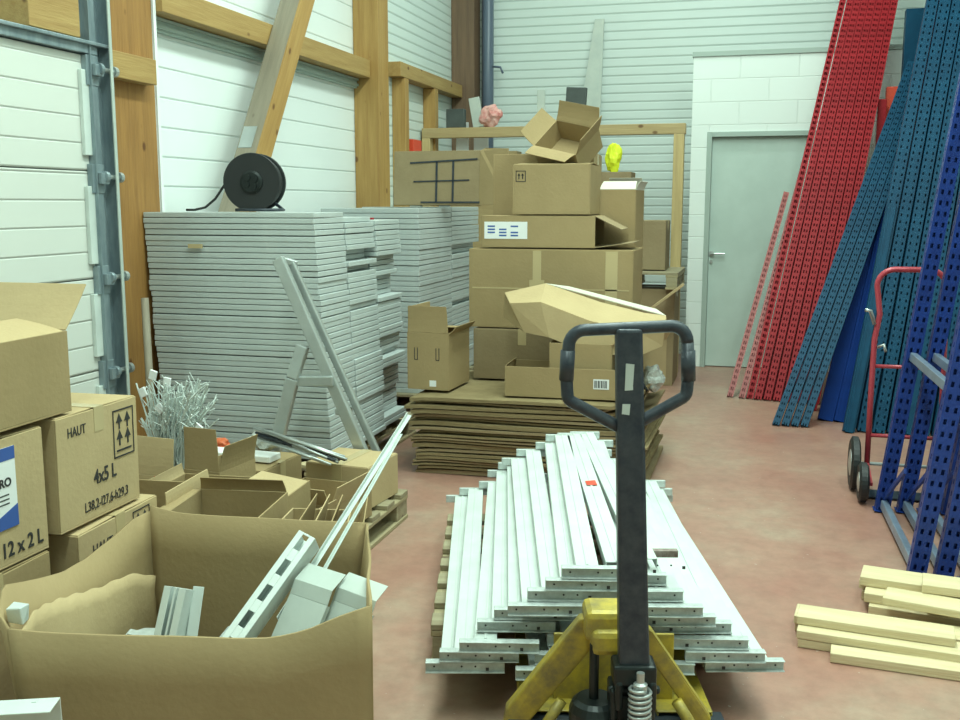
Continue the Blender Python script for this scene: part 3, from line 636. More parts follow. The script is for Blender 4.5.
# ================================================================= STACK OF FLAT CARDBOARD
def sheet_mesh(w, d, t, seed, curl=0):
    r = random.Random(seed); nx, ny = 16, 4; b = MB(); vs = []
    ph = r.uniform(0, 6); amp = r.uniform(.001, .003)
    for q in (0, 1):
        for i in range(nx+1):
            for j in range(ny+1):
                f = i/nx; x = -w/2+w*f; y = d*j/ny
                z = q*t+amp*math.sin(ph+f*6)+(curl*max(0, (f-.88)/.12)**1.6) - .010*max(0, (.12-f)/.12)**2
                vs.append((x, y, z))
    n = (nx+1)*(ny+1); fs = []
    for i in range(nx):
        for j in range(ny):
            a = i*(ny+1)+j; fs += [(a, a+1, a+ny+2, a+ny+1), (n+a, n+a+ny+1, n+a+ny+2, n+a+1)]
        a = i*(ny+1); fs.append((a, a+ny+1, n+a+ny+1, n+a)); a += ny; fs.append((a, n+a, n+a+ny+1, a+ny+1))
    for j in range(ny): fs.append((j, n+j, n+j+1, j+1)); a = nx*(ny+1)+j; fs.append((a, a+1, n+a+1, n+a))
    b.add(vs, fs); return b
zc = .004; k = 0; rs = random.Random(11)
while zc < .452:
    t = rs.choice([.010, .014, .018, .022]); w = 1.26+rs.uniform(-.05, .05); curl = 0 if zc < .25 else (zc-.24)*.45
    o = sheet_mesh(w, .92, t, k, curl).build('cardboard_sheet', M['card_edge'] if k % 3 else M['card_dull'], loc=(-1.21+rs.uniform(-.025, .025), 5.30+rs.uniform(-.03, .025), zc), rot=(0, 0, R(rs.uniform(-1.2, 1.2))))
    tag(o, 'flattened brown carton, %s from the bottom of the low stack under the loose boxes' % ordinal(k+1), 'cardboard sheet', 'flattened cartons in the low stack')
    zc += t+.008; k += 1
ZT = zc+.004
# boxes on it
c = carton('small upright carton with two arrow marks at left end of cardboard stack', -1.79, 5.60, ZT, .25, .36, .325, -3, flaps={'-x': -3, '-y': -2, '+y': -86, '+x': 60}, flen={'-x': .15, '-y': .15, '+y': .16, '+x': .06}, mat='card')
b = MB()
for x in (-.07, .06):
    b.box(x-.012, x-.008, -.001, 0, 0, .07); b.box(x+.006, x+.010, -.001, 0, 0, .07); b.box(x-.012, x+.010, -.001, 0, 0, .004)
o = b.build('handling_mark', M['ink'], c); o.location = (0, -.1805, .17)
b = MB(); b.box(-.02, .02, -.001, 0, 0, .035); b.box(-.012, .012, -.0015, -.001, .008, .026); o = b.build('white_mark', M['white_label'], c); o.location = (.03, -.1805, .02)
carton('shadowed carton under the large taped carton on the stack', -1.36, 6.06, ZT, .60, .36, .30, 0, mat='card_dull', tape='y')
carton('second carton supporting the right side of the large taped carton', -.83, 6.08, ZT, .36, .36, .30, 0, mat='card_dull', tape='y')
c = carton('large wide taped carton in the middle of the heap', -1.20, 6.12, ZT+.312, .98, .46, .465, 0, tape='front', jit=0)
c = carton('shallow carton with white shipping label, open dark end facing right', -1.28, 6.10, ZT+.79, .68, .40, .185, 1, flaps={'+x': 0}, flen={'+x': .01}, tape=None)
# open right end: lid on top, flaps outwards at the right
ob = [ch for ch in c.children if ch.name.startswith('body')][0]; bpy.data.objects.remove(ob)
for ch in list(c.children): bpy.data.objects.remove(ch)
b = MB(); b.box(-.34, .34, -.20, .20, 0, TH); b.box(-.34, .34, -.20, .20, .179, .185); b.box(-.34, -.334, -.20, .20, TH, .179); b.box(-.334, .34, -.20, -.194, TH, .179); b.box(-.334, .34, .194, .20, TH, .179)
b.build('body', M['card'], c, .0015)
for (y, z, dx, dz, dy) in ((0, .003, .22, .03, 0), (0, .182, .15, -.075, 0)):
    b = MB(); b.add([(.34, -.195, z), (.34, .195, z), (.34+dx, .17, z+dz), (.34+dx, -.17, z+dz)], [(0, 1, 2, 3)]); b.build('flap', M['card_dull'], c, solid=.004)
l = label_part(c, .26, .10, (-.19, -.2005, .10), '-y')
for i in range(3):
    for j in range(4):
        if (i+j) % 4: b = MB(); b.box(-.11+.07*i, -.11+.07*i+.045, -.002, -.0013, -.035+.018*j, -.035+.018*j+.009); b.build('label_print', M['blue_ink'], l)
ZD = ZT+.79+.19
c = carton('carton with black arrow square, standing on the shallow labelled carton', -1.20, 6.10, ZD+.004, .46, .38, .285, 0, flaps={'-x': -89, '+x': -89, '-y': -86, '+y': -86}, jit=0)
b = MB(); b.box(-.03, .03, -.001, 0, -.032, -.028); b.box(-.03, .03, -.001, 0, .028, .032); b.box(-.03, -.026, -.001, 0, -.032, .032); b.box(.026, .03, -.001, 0, -.032, .032)
for x in (-.011, .011): b.box(x-.003, x+.003, -.001, 0, -.016, .014); b.add([(x-.008, 0, .004), (x+.008, 0, .004), (x, 0, .018), (x-.008, -.001, .004), (x+.008, -.001, .004), (x, -.001, .018)], [(0, 1, 2), (5, 4, 3), (0, 3, 4, 1), (1, 4, 5, 2), (2, 5, 3, 0)])
o = b.build('handling_mark', M['ink'], c); o.location = (-.18, -.191, .22)
# long carton lid behind
carton('long shallow carton behind the one with the black arrow square', -1.34, 6.50, ZT, .64, .32, 1.35, 0, tape='x', mat='card')
c = carton('narrow open carton with white-edged flaps right of the arrow-marked carton', -.86, 6.46, ZT, .23, .28, 1.13, -4, flaps={'+x': 10, '-y': -50, '+y': -12}, flen={'+x': .06, '-y': .10, '+y': .08}, fm='card_white')
# tilted open carton on top
c = carton('crumpled open carton tipped on its side at the very top of the heap', -1.15, 6.25, ZD+.355, .31, .26, .14, -22, (40, 12), flaps={'+x': 30, '-y': 70, '+y': 40, '-x': 50}, flen={'+x': .13, '-y': .10, '+y': .12, '-x': .12}, mat='card', fm='card')
# big crushed flat carton leaning diagonally over the heap
def crushed():
    t = thing('crushed_carton', 'pale crushed carton sprawled diagonally behind the pallet truck handle', 'box', (-1.05, 5.55, 0))
    top = [(-1.40, 5.62, 1.00), (-1.17, 5.64, 1.055), (-.86, 5.66, .955), (-.62, 5.68, .90), (-.50, 5.70, .885)]
    mid = [(-1.33, 5.46, .955), (-1.15, 5.42, .97), (-.88, 5.42, .875), (-.62, 5.46, .82), (-.49, 5.52, .83)]
    bot = [(-1.25, 5.46, .80), (-1.10, 5.42, .78), (-.88, 5.42, .70), (-.62, 5.47, .69), (-.50, 5.54, .74)]
    o0 = Vector((-1.05, 5.55, 0)); b = MB(); vs = [Vector(p)-o0 for p in top+mid]; b.add(vs, [(i, i+5, i+6, i+1) for i in range(4)]); b.build('top_panel', M['card_light'], t, solid=.006)
    b = MB(); vs = [Vector(p)-o0 for p in mid+bot]; b.add(vs, [(i, i+5, i+6, i+1) for i in range(4)]); b.build('front_panel', M['card_light'], t, solid=.006)
    b = MB(); b.add([Vector(p)-o0 for p in (top[0], mid[0], bot[0], (-1.42, 5.66, .86))], [(0, 1, 2, 3)]); b.build('end_flap', M['card_light'], t, solid=.005)
    b = MB(); b.add([Vector(p)-o0 for p in (top[1], top[4], (-.56, 5.76, .915), (-1.05, 5.72, 1.035))], [(0, 1, 2, 3)]); b.build('turned_flap', M['card_white'], t, solid=.005)
    return t
crushed()
c = carton('low tray carton with barcode label on the front of cardboard stack', -.98, 5.50, ZT, .72, .26, .165, 2, flaps={'-x': 0}, flen={'-x': .02})
l = label_part(c, .085, .055, (.17, -.1305, .085), '-y')
b = MB(); [b.box(-.036+.009*i, -.036+.009*i+(.004 if i % 2 else .006), -.002, -.0013, -.02, .02) for i in range(8)]; b.build('barcode', M['ink'], l)
c = carton('inner carton propped inside the low tray behind the truck handle', -.93, 5.50, ZT+.012, .34, .18, .285, 2, flaps={'+x': 55}, flen={'+x': .07})
c = carton('pale open carton at the right end of the cardboard stack', -.68, 5.92, ZT+.004, .22, .30, .26, -24, flaps={'+x': 30, '-y': 50, '+y': 10}, flen={'+x': .14, '-y': .14, '+y': .12}, mat='card_light')
blob('plastic_wrap', M['plastic'], (-.56, 5.66, ZT+.085), .06, .08, .07, 'crumpled clear plastic wrap at the right end of the cardboard stack', 'plastic wrap', 4)
b = MB(); b.tube([(-.72, 5.40, ZT+.14), (-.66, 5.38, ZT+.10), (-.60, 5.38, ZT+.12), (-.56, 5.38, ZT+.06)], .009, 8); b.tube([(-.72, 5.385, ZT+.09), (-.62, 5.37, ZT+.15)], .008, 8)
tag(b.build('black_strap', M['black'], smooth=True), 'black strap loops lying on the plastic wrap', 'strap')
# large folded carton with blue lines standing on the far panel stack
t = thing('folded_carton', 'big folded carton with dark blue lines standing on the far panel stack', 'box', (-2.31, 7.42, 1.492), (R(-5), 0, 0)); t.scale = (1.0, 1, 1.0)
b = MB(); b.box(-.42, .26, 0, .05, 0, .405); b.build('main_panel', M['card_dull'], t, .003)
b = MB(); b.add([(.26, 0, 0), (.50, -.10, 0), (.50, -.10, .40), (.30, 0, .42), (.26, .0, .40)], [(0, 1, 2, 3, 4)]); b.build('side_flap', M['card'], t, solid=.008)
b = MB(); bm_ = Matrix.Translation((-.02, -.003, .20))
b.bar((-.29, -.003, .315), (.24, -.003, .34), .006, .012); b.bar((-.26, -.003, .175), (.18, -.003, .185), .006, .010); b.bar((-.20, -.003, .02), (.34, -.003, .02), .006, .012)
b.box(-.085, -.070, -.006, -.0005, .02, .33); b.box(.045, .06, -.006, -.0005, .02, .33)
b.build('blue_lines', M['dark_steel'], t)

# things behind, by the frame
tag(boxobj('wooden_cabinet', M['timber_x'], -2.84, -2.2, 9.262, 9.45, 0, 1.98), 'narrow wooden cabinet standing behind the timber frame head', 'cabinet')
tag(boxobj('white_sheet', M['white_label'], -2.80, -2.68, 9.32, 9.34, 1.985, 2.25), 'white sheet standing on the wooden cabinet behind the frame', 'sheet').rotation_euler = (0, 0, 0)
tag(boxobj('white_sheet', M['white_label'], -2.64, -2.50, 9.36, 9.38, 1.985, 2.24), 'second white sheet beside the first on the wooden cabinet behind the frame', 'sheet')
tag(boxobj('red_case', M['orange_red'], -3.09, -2.98, 8.62, 8.85, 1.9, 2.06), 'small red case between the timber studs on the left wall', 'case')
tag(boxobj('case_shelf', M['timber_x'], -3.098, -2.94, 8.53, 9.24, 1.86, 1.897), 'short wooden ledge carrying the small red case', 'shelf')
blob('pink_bag', M['pink'], (-2.44, 9.22, 2.29), .10, .07, .10, 'crumpled pink and red bag perched on the frame head beam', 'bag', 6)
tag(boxobj('grey_board', M['board'], -2.62, -2.52, 9.19, 9.22, 2.192, 2.46), 'small grey board standing on the frame head beside the pink bag', 'board').rotation_euler = (0, R(-10), 0)
tag(boxobj('tool_caddy', M['grey_dark'], -2.85, -2.68, 9.17, 9.25, 2.192, 2.36), 'dark brown caddy on the frame head under the corner post', 'caddy')
tag(boxobj('grey_case', M['grey_dark'], -1.74, -1.56, 9.17, 9.23, 2.192, 2.52), 'dark grey case standing on the frame head above the cartons', 'case').rotation_euler = (0, R(3), 0)
b = MB(); b.add([(-.12, 0, 0), (.12, 0, 0), (.12, 0, 3.33), (.03, 0, 3.33), (-.12, 0, 2.1), (-.12, .02, 0), (.12, .02, 0), (.12, .02, 3.33), (.03, .02, 3.33), (-.12, .02, 2.1)], [(0, 1, 2, 3, 4), (9, 8, 7, 6, 5), (0, 5, 6, 1), (1, 6, 7, 2), (2, 7, 8, 3), (3, 8, 9, 4), (4, 9, 5, 0)])
tag(b.build('tapered_board', M['board'], loc=(-1.71, 9.88, .004), rot=(R(-8.3), 0, 0)), 'tall tapered pale board leaning against the back siding', 'board')
tag(boxobj('thin_batten', M['board'], -2.02, -1.95, 9.28, 9.31, 1.4, 2.52), 'short thin grey batten standing behind the frame head beam', 'batten')
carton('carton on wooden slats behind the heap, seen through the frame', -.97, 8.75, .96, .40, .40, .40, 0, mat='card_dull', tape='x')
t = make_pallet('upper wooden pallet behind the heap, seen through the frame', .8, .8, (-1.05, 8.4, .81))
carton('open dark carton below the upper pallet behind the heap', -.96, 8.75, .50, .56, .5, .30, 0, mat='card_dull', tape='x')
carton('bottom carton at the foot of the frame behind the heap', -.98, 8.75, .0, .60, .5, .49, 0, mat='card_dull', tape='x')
b = MB(); b.bar((-.84, 8.30, .55), (-.60, 8.30, .74), .02, .20, (0, 1, 0)); tag(b.build('leaning_board', M['card_light'], bevel=.002, loc=(0, 0, .12)), 'loose cardboard strip slanting between cartons and the frame upright', 'cardboard')
o = blob('yellow_vest', M['yellow_bag'], (-1.22, 8.6, 1.87), .06, .05, .13, 'lime yellow bundle hanging behind the topmost carton', 'vest', 9)
b = MB(); b.box(-1.36, -1.06, 8.5, 8.8, 1.37, 1.76); tag(b.build('cardboard_box', M['card_dull'], bevel=.003), 'plain carton beneath the lime yellow bundle behind the heap', 'box')

# ================================================================= PILE OF STEEL BEAMS ON PALLET
ANG = R(14.5); PO = Vector((-.385, 2.83, 0)); RZ = Matrix.Rotation(ANG, 4, 'Z')
def L2W(u, v, z): return tuple(PO+RZ @ Vector((u, v, z)))
make_pallet('wooden pallet under the pile of white steel beams', 1.2, .98, L2W(-.055, .30, .012), ANG)
def make_beam():
    t = thing('steel_beam', '', 'steel beam')
    L = 1.70; b = MB(); w, h, th = .066, .030, .003
    b.box(-w/2, w/2, 0.02, L, h-th, h); b.box(-w/2, -w/2+th, .02, L, 0, h-th); b.box(w/2-th, w/2, .02, L, 0, h-th); b.box(-.004, .004, .02, L, h, h+.003)
    b.build('bar', M['beam'], t, .001)
    b = MB(); b.box(-.075, .155, 0, .016, 0, .033); b.box(-.075, .155, -.014, 0, 0, .003); b.box(-.075, .155, -.014, 0, .030, .033); b.build('end_bracket', M['beam_worn'], t, .0015)
    b = MB(); b.box(-.075, .06, L, L+.02, 0, .031); b.build('rear_bracket', M['beam_worn'], t, .0015)
    b = MB(); b.box(.10, .109, -.0165, -.0142, .010, .019)
    for x in (-.05, .03, .07): b.lathe([(.003, 0), (.003, .001)], 8, Matrix.Translation((x, -.0001, .016)) @ Matrix.Rotation(R(90), 4, 'X'))
    b.build('bolt_hole', M['ink'], t)
    return t
proto = make_beam(); used = False; rb_ = random.Random(5)
NL = 8
for r in range(NL):
    half = .522-.049*r; z = .155+.0350*r
    xs = []
    # mirrored (flip) beams on the right
    xs.append((-half+.055, 1)); xs.append((half-.095, -1))
    inner = half-.24
    n_in = int((2*inner)/.235)
    for i in range(n_in): xs.append((-inner+.08+i*(2*inner)/max(1, n_in), 1))
    for u, s_ in xs:
        pos = 'at the left end' if (u, s_) == xs[0] else 'at the right end' if (u, s_) == xs[1] else '%s from the left inside' % ordinal(xs.index((u, s_)))
        lab = 'white steel beam %s of the %s layer from the bottom of the pile' % (pos, ordinal(r+1)); grp = 'white steel beams piled on the pallet'
        v = rb_.uniform(-.035, .035)-.05+.008*r
        loc = L2W(u+rb_.uniform(-.008, .008), v, z)
        o = proto if not used else dup(proto)
        used = True
        o.location = loc; o.rotation_euler = (0, 0, ANG+R(rb_.uniform(-1.3, 1.3))); o.scale = (s_, 1, 1); o['label'] = lab; o['group'] = grp
zt = .155+.0350*NL
for i, u in enumerate((-.07, .02, .11)):
    o = dup(proto); o.location = L2W(u, -.02+.03*i, zt+(.0 if i != 1 else .0)); o.rotation_euler = (0, 0, ANG+R((-1.2, 0, 1)[i])); o.scale = (1, 1, 1)
    for ch in list(o.children):
        if ch.name.startswith('end_bracket') and i != 0: bpy.data.objects.remove(ch)
    o['label'] = ('loose white beam lying skewed on top of the pile', 'loose white beam along the crest of the pile', 'loose white beam at right of the pile crest')[i]
    if 'group' in o: del o['group']
b = MB(); b.box(-.018, .02, -.025, .03, 0, .0015, j=.003); o = b.build('red_paint_mark', M['orange_red'], bpy.data.objects[[k for k in bpy.data.objects.keys() if k.startswith('steel_beam')][-2]]); o.location = (0, .86, .0335)
b = MB(); b.box(-.05, .05, -.012, .012, 0, .022); o = b.build('rusty_plate', new_mat('rusty_brown', (.13, .09, .07), .6, .2, .6, 30, (.35, .3, .27)), bevel=.002)
o.location = L2W(.17, .16, zt+.001); o.rotation_euler = (0, 0, ANG); tag(o, 'small rusty brown plate lying on the beam pile beside the truck handle', 'plate')

# ================================================================= PALLET TRUCK
pt = thing('pallet_truck', 'yellow hand pallet truck with dark loop handle parked under the beam pile', 'pallet truck', L2W(0, -.27, 0), (0, 0, ANG))
def fork(s_):
    b = MB(); x0, x1 = (s_*.115, s_*.27) if s_ > 0 else (s_*.27, s_*.115)
    b.box(x0, x1, .10, 1.32, .098, .104, ); b.box(x0, x0+.006, .10, 1.32, .05, .098); b.box(x1-.006, x1, .10, 1.32, .05, .098)
    f = b.build('fork', M['yellow'], pt, .003)
    b = MB(); b.lathe([(.036, -.03), (.038, -.02), (.038, .02), (.036, .03)], 18, Matrix.Translation((s_*.19, 1.22, .0385)) @ Matrix.Rotation(R(90), 4, 'Y')); b.build('load_roller', M['black'], f)
for s_ in (-1, 1): fork(s_)
# A-frame: apex plate and two sloping wings
b = MB()
b.add([(-.05, .02, .42), (-.11, .02, .405), (-.305, .08, .115), (-.315, .08, .055), (-.26, .08, .055), (-.045, .02, .36)] + [(-.05, .065, .42), (-.11, .065, .405), (-.305, .125, .115), (-.315, .125, .055), (-.26, .125, .055), (-.045, .065, .36)],
      [(0, 1, 2, 3, 4, 5), (11, 10, 9, 8, 7, 6)]+[(i, 6+i, 6+(i+1) % 6, (i+1) % 6) for i in range(6)])
b.build('frame_wing', M['yellow'], pt, .006)
b = MB()
b.add([(-x, y, z) for x, y, z in [(-.05, .02, .40), (-.085, .02, .37), (-.26, .08, .10), (-.27, .08, .055), (-.235, .08, .055), (-.05, .02, .34)]] + [(-x, y, z) for x, y, z in [(-.05, .065, .40), (-.085, .065, .37), (-.26, .125, .10), (-.27, .125, .055), (-.235, .125, .055), (-.05, .065, .34)]],
      [(0, 1, 2, 3, 4, 5), (11, 10, 9, 8, 7, 6)]+[(i, 6+i, 6+(i+1) % 6, (i+1) % 6) for i in range(6)])
b.build('frame_wing', M['yellow'], pt, .006)
b = MB(); b.box(-.10, .03, -.03, .09, .36, .445); b.box(-.085, .045, -.05, .02, .33, .40); b.build('frame_head', M['yellow'], pt, .018)
b = MB(); b.box(-.17, .17, .17, .18, .10, .30); b.build('back_plate', M['yellow'], pt, .003)
b = MB(); b.box(-.30, .30, .07, .13, .055, .09); b.build('cross_member', M['dark_steel'], pt, .004)
for s_ in (-1, 1):
    b = MB(); b.tube([(s_*.20, .04, .02+.02), (s_*.20, .02, .10), (s_*.155, .03, .17)], .016, 8); b.build('push_rod', M['yellow'], pt, smooth=True)
# pump
b = MB(); b.lathe([(.062, .075), (.07, .09), (.07, .18), (.062, .20), (.05, .21)], 28, Matrix.Translation((-.07, -.03, 0))); b.lathe([(.013, .20), (.013, .36)], 12, Matrix.Translation((-.075, -.03, 0)))
b.build('pump_body', M['greasy'], pt, .002)
b = MB(); b.box(-.01, .07, -.18, -.10, .10, .183); b.box(-.13, .09, -.10, .03, .065, .10); b.box(-.03, .075, -.10, -.02, .10, .25); b.box(.055, .075, -.11, -.02, .10, .27); b.box(-.04, -.02, -.11, -.02, .10, .27); b.build('pump_block', M['greasy'], pt, .008)
b = MB(); b.lathe([(.018, .19), (.018, .305), (.010, .31), (.010, .335)], 14, Matrix.Translation((.03, -.145, 0))); cyl = b.build('pump_piston', M['alu'], pt)
b = MB(); b.tube([(.03+.026*math.cos(a*.35), -.145+.026*math.sin(a*.35), .185+.11*a/140) for a in range(141)], .0048, 6); b.build('spring', M['alu'], pt, smooth=True)
b = MB()
for s_ in (-1, 1): b.lathe([(.08, -.025), (.09, -.018), (.09, .018), (.08, .025)], 28, Matrix.Translation((s_*.06, -.05, -.0)) @ Matrix.Translation((0, 0, .0905)) @ Matrix.Rotation(R(90), 4, 'Y') @ Matrix.Scale(.70, 4))
wh = MB()
for s_ in (-1, 1):
    w_ = MB(); w_.lathe([(.055, -.026), (.062, -.02), (.062, .02), (.055, .026)], 28, Matrix.Translation((s_*.062, -.04, .0625)) @ Matrix.Rotation(R(90), 4, 'Y')); w_.build('steer_wheel', M['black'], pt)
# handle column: folded channel, tapering loop on top
def col_bar(z0, z1, w0, w1, d, mat, nm, y0=-.085, y1=-.085, x0=.02, x1=.02):
    b = MB(); vs = []
    for z, w, y, x in ((z0, w0, y0, x0), (z1, w1, y1, x1)):
        vs += [(x-w/2, y-d/2, z), (x+w/2, y-d/2, z), (x+w/2, y+d/2, z), (x-w/2, y+d/2, z)]
    b.add(vs, [(3, 2, 1, 0), (4, 5, 6, 7), (0, 1, 5, 4), (1, 2, 6, 5), (2, 3, 7, 6), (3, 0, 4, 7)]); return b.build(nm, mat, pt, .008)
hx = -.012
col_bar(.33, 1.20, .078, .064, .05, M['dark_steel'], 'handle_post', x0=.020, x1=hx)
b = MB(); b.box(-.035, .075, -.125, -.045, .285, .34); b.box(-.03, .005-.015, -.13, -.04, .22, .30); b.box(.055, .075, -.13, -.04, .22, .30); b.tube([(-.045, -.085, .26), (.09, -.085, .26)], .012, 10); b.build('handle_yoke', M['greasy'], pt, .008)
b = MB()
pts = []
def arc(cx, cz, r, a0, a1, n=6):
    for i in range(n+1):
        a = R(a0+(a1-a0)*i/n); pts.append((hx+cx+r*math.cos(a), -.085, cz+r*math.sin(a)))
arc(.105, 1.165, .040, 0, 90); arc(-.105, 1.155, .040, 90, 180); pts.append((hx-.150, -.085, 1.08)); arc(-.125, 1.035, .022, 180, 235, 3); pts.append((hx-.04, -.085, .965)); pts.append((hx-.012, -.085, .95))
b.tube(pts, .0155, 12)
pts2 = [(hx+.145, -.085, 1.165), (hx+.150, -.085, 1.09)]; pts = pts2; arc(.125, 1.045, .022, 0, -55, 3); pts.append((hx+.04, -.085, .970)); pts.append((hx+.012, -.085, .955)); b.tube(pts, .0155, 12)
b.build('handle_loop', M['dark_steel'], pt, smooth=True)
b = MB(); b.box(hx-.008, hx+.012, -.1125, -.1095, 1.05, 1.115, j=.002); b.box(hx-.014, hx+.004, -.1125, -.1095, .99, 1.015, j=.002); b.build('worn_sticker', M['tray'], pt)
for s_ in (-1, 1):
    b = MB(); b.tube([(hx+s_*.147, -.085, 1.145), (hx+s_*.150, -.085, 1.07)], .018, 12); b.build('grip', M['dark_steel'], pt, smooth=True)

# ================================================================= UPRIGHTS
def upright_mesh(L, w=.08, d=.06, pitch=.05, name='rack_upright', hw=.014, hh=.028):
    b = MB(); n = int(L/pitch); cols = [0, .012, .012+hw, w-.012-hw, w-.012, w]
    def strip(fn, cs, holes):
        # fn(u,z)->point
        nodes = {}
        vs = []; fs = []
        zs = []
        for i in range(n): zs += [i*pitch, i*pitch+hh]
        zs.append(n*pitch)
        for zi, z in enumerate(zs):
            for u in cs: vs.append(fn(u, z))
        K = len(cs)
        for zi in range(len(zs)-1):
            for c_ in range(K-1):
                if c_ in holes and zi % 2 == 0: continue
                fs.append((zi*K+c_, zi*K+c_+1, (zi+1)*K+c_+1, (zi+1)*K+c_))
        b.add(vs, fs)
    strip(lambda u, z: (u-w/2, -d/2, z), cols, (1, 3))
    strip(lambda u, z: (-w/2, u-d/2, z), [0, .024, .036, d], (1,))
    strip(lambda u, z: (w/2, u-d/2, z), [0, .024, .036, d], (1,))
    b.add([(-w/2, d/2, 0), (-w/2+.02, d/2, 0), (-w/2+.02, d/2, n*pitch), (-w/2, d/2, n*pitch)], [(0, 1, 2, 3)])
    b.add([(w/2-.02, d/2, 0), (w/2, d/2, 0), (w/2, d/2, n*pitch), (w/2-.02, d/2, n*pitch)], [(0, 1, 2, 3)])
    b.add([(-w/2+.004, d/2-.012, 0), (w/2-.004, d/2-.012, 0), (w/2-.004, d/2-.012, n*pitch), (-w/2+.004, d/2-.012, n*pitch)], [(0, 1, 2, 3)])
    me = bpy.data.meshes.new(name); me.from_pydata(b.v, [], b.f)
    bm = bmesh.new(); bm.from_mesh(me); bmesh.ops.remove_doubles(bm, verts=bm.verts, dist=.0004); bmesh.ops.recalc_face_normals(bm, faces=bm.faces); bm.to_mesh(me); bm.free()
    return me
def place_upright(me, mat, foot, top, label, group, twist=0, cat='upright', name='rack_upright'):
    """lean from foot towards top (directions only)"""
    o = bpy.data.objects.new(name, me); COL.objects.link(o)
    d = (Vector(top)-Vector(foot)).normalized()
    # the local z follows d; keep the web facing the aisle
    yv = Vector((math.sin(R(twist)), math.cos(R(twist)), 0)); x = yv.cross(d).normalized(); y = d.cross(x)
    m = Matrix((x, y, d)).transposed().to_4x4()
    o.matrix_world = Matrix.Translation(foot) @ m
    o.modifiers.new('solid', 'SOLIDIFY').thickness = .002
    if o.data.materials: pass
    else: o.data.materials.append(mat)
    return tag(o, label, cat, group)
red_me = upright_mesh(4.3, .054, .06, hw=.010, hh=.024); red_me.materials.append(M['red'])
redw_me = upright_mesh(2.5, .045, .05); redw_me.materials.append(M['red_worn'])
reds2_me = upright_mesh(1.85, .045, .05); reds2_me.materials.append(M['red_worn'])
redw2_me = upright_mesh(4.0, .05, .05); redw2_me.materials.append(M['red'])
teal_me = upright_mesh(3.1, .046, .055, hw=.007, hh=.018); teal_me.materials.append(M['teal']); reds_me = upright_mesh(2.2, .05, .05); reds_me.materials.append(M['red'])
teal2_me = upright_mesh(3.9, .074, .06, hw=.010, hh=.020); teal2_me.materials.append(M['teal'])
blue_me = upright_mesh(2.6, .075, .055); blue_me.materials.append(M['blue'])
ORD = ['first', 'second', 'third', 'fourth', 'fifth', 'sixth', 'seventh', 'eighth', 'ninth', 'tenth', 'eleventh', 'twelfth']
for i in range(7):
    place_upright(red_me, None, (.01+.070*i, 8.05-.012*i, .002), (.63+.058*i, 9.42, 3.2), 'tall red perforated rack upright by the door, %s from the left in the front row' % ORD[i], 'front row of red uprights', 0)
for i in range(6):
    place_upright(red_me, None, (.05+.070*i, 8.14-.012*i, .002), (.66+.058*i, 9.51, 3.2), 'tall red rack upright standing half hidden behind the front red row', 'back row of red uprights', 0)
place_upright(redw2_me, None, (-.05, 8.07, .002), (.57, 9.42, 3.2), 'narrow red upright at the left flank of the tall red row', None)
place_upright(reds2_me, None, (-.20, 8.11, .002), (.40, 9.52, 2.55), 'slim faded red upright standing apart at the far left of the red row', None)
place_upright(redw_me, None, (-.11, 8.08, .002), (.47, 9.48, 2.55), 'short faded red upright between the slim one and the tall red row', None)
for i in range(4):
    place_upright(teal_me, None, (.135+.062*i, 7.12, .002), (.99+.05*i, 8.55, 2.44), 'petrol blue upright slanting across the red row, %s from the left of its bundle' % ORD[i], 'slanting petrol blue uprights', 8)
for i in range(3):
    place_upright(teal_me, None, (.20+.062*i, 7.22, .002), (1.03+.05*i, 8.65, 2.44), 'petrol blue upright tucked behind the slanting bundle in front of the red row', 'hidden slanting petrol blue uprights', 8)
for i in range(3):
    place_upright(reds_me, None, (.40+.10*i, 7.72, .002), (1.02+.08*i, 9.0, 2.6), 'red upright standing behind the slanting petrol ones, %s from the left' % ORD[i], 'red uprights behind the petrol blue ones', 0)
def plain_beam(foot, top, L, w, d, mat, label):
    b = MB(); b.box(-w/2, w/2, -d/2, d/2, 0, L); b.box(-w/2+.01, -w/2+.016, -d/2-.004, -d/2, 0, L); me = b.mesh('flat_profile'); me.materials.append(mat)
    o = place_upright(me, None, foot, top, label, None, 0, 'beam', 'flat_profile'); o.modifiers.clear(); return o
plain_beam((.47, 7.38, .002), (1.02, 8.55, 2.5), 2.15, .10, .05, M['blue'], 'smooth bright blue flat profile standing between slanting and dense petrol uprights')
plain_beam((.56, 7.36, .002), (1.08, 8.50, 2.5), 2.0, .07, .05, M['blue'], 'narrower smooth bright blue beam right beside the wider blue beam')
plain_beam((.60, 7.02, .002), (1.07, 8.02, 2.9), 1.6, .05, .04, M['teal'], 'short smooth petrol beam leaning on the dense petrol group')
for i in range(8):
    place_upright(teal2_me, None, (.60+.092*i, 7.05+.02*(i % 2), .002), (1.10+.083*i, 8.1, 3.02), 'petrol blue perforated upright in the dense right group, %s from the left' % ORD[i], 'dense group of petrol blue uprights', 0)
for i in range(8):
    place_upright(teal2_me, None, (.67+.092*i, 7.18, .002), (1.17+.083*i, 8.24, 3.02), 'petrol blue upright in the rear row of the dense group', 'rear row of petrol blue uprights', 0)
# dark column and orange panel behind
tag(boxobj('steel_post', M['teal'], 1.06, 1.20, 9.30, 9.42, 0, 3.08), 'dark petrol steel post standing against the block wall behind the uprights', 'post')
tag(boxobj('steel_sheet', M['orange_red'], .93, 1.16, 9.18, 9.26, 0, 2.45), 'bright orange-red steel sheet standing behind the petrol uprights', 'panel')
tag(boxobj('red_plate', M['red'], .86, .925, 9.05, 9.12, 0, 2.34), 'dark red narrow plate standing beside the orange-red panel', 'plate')

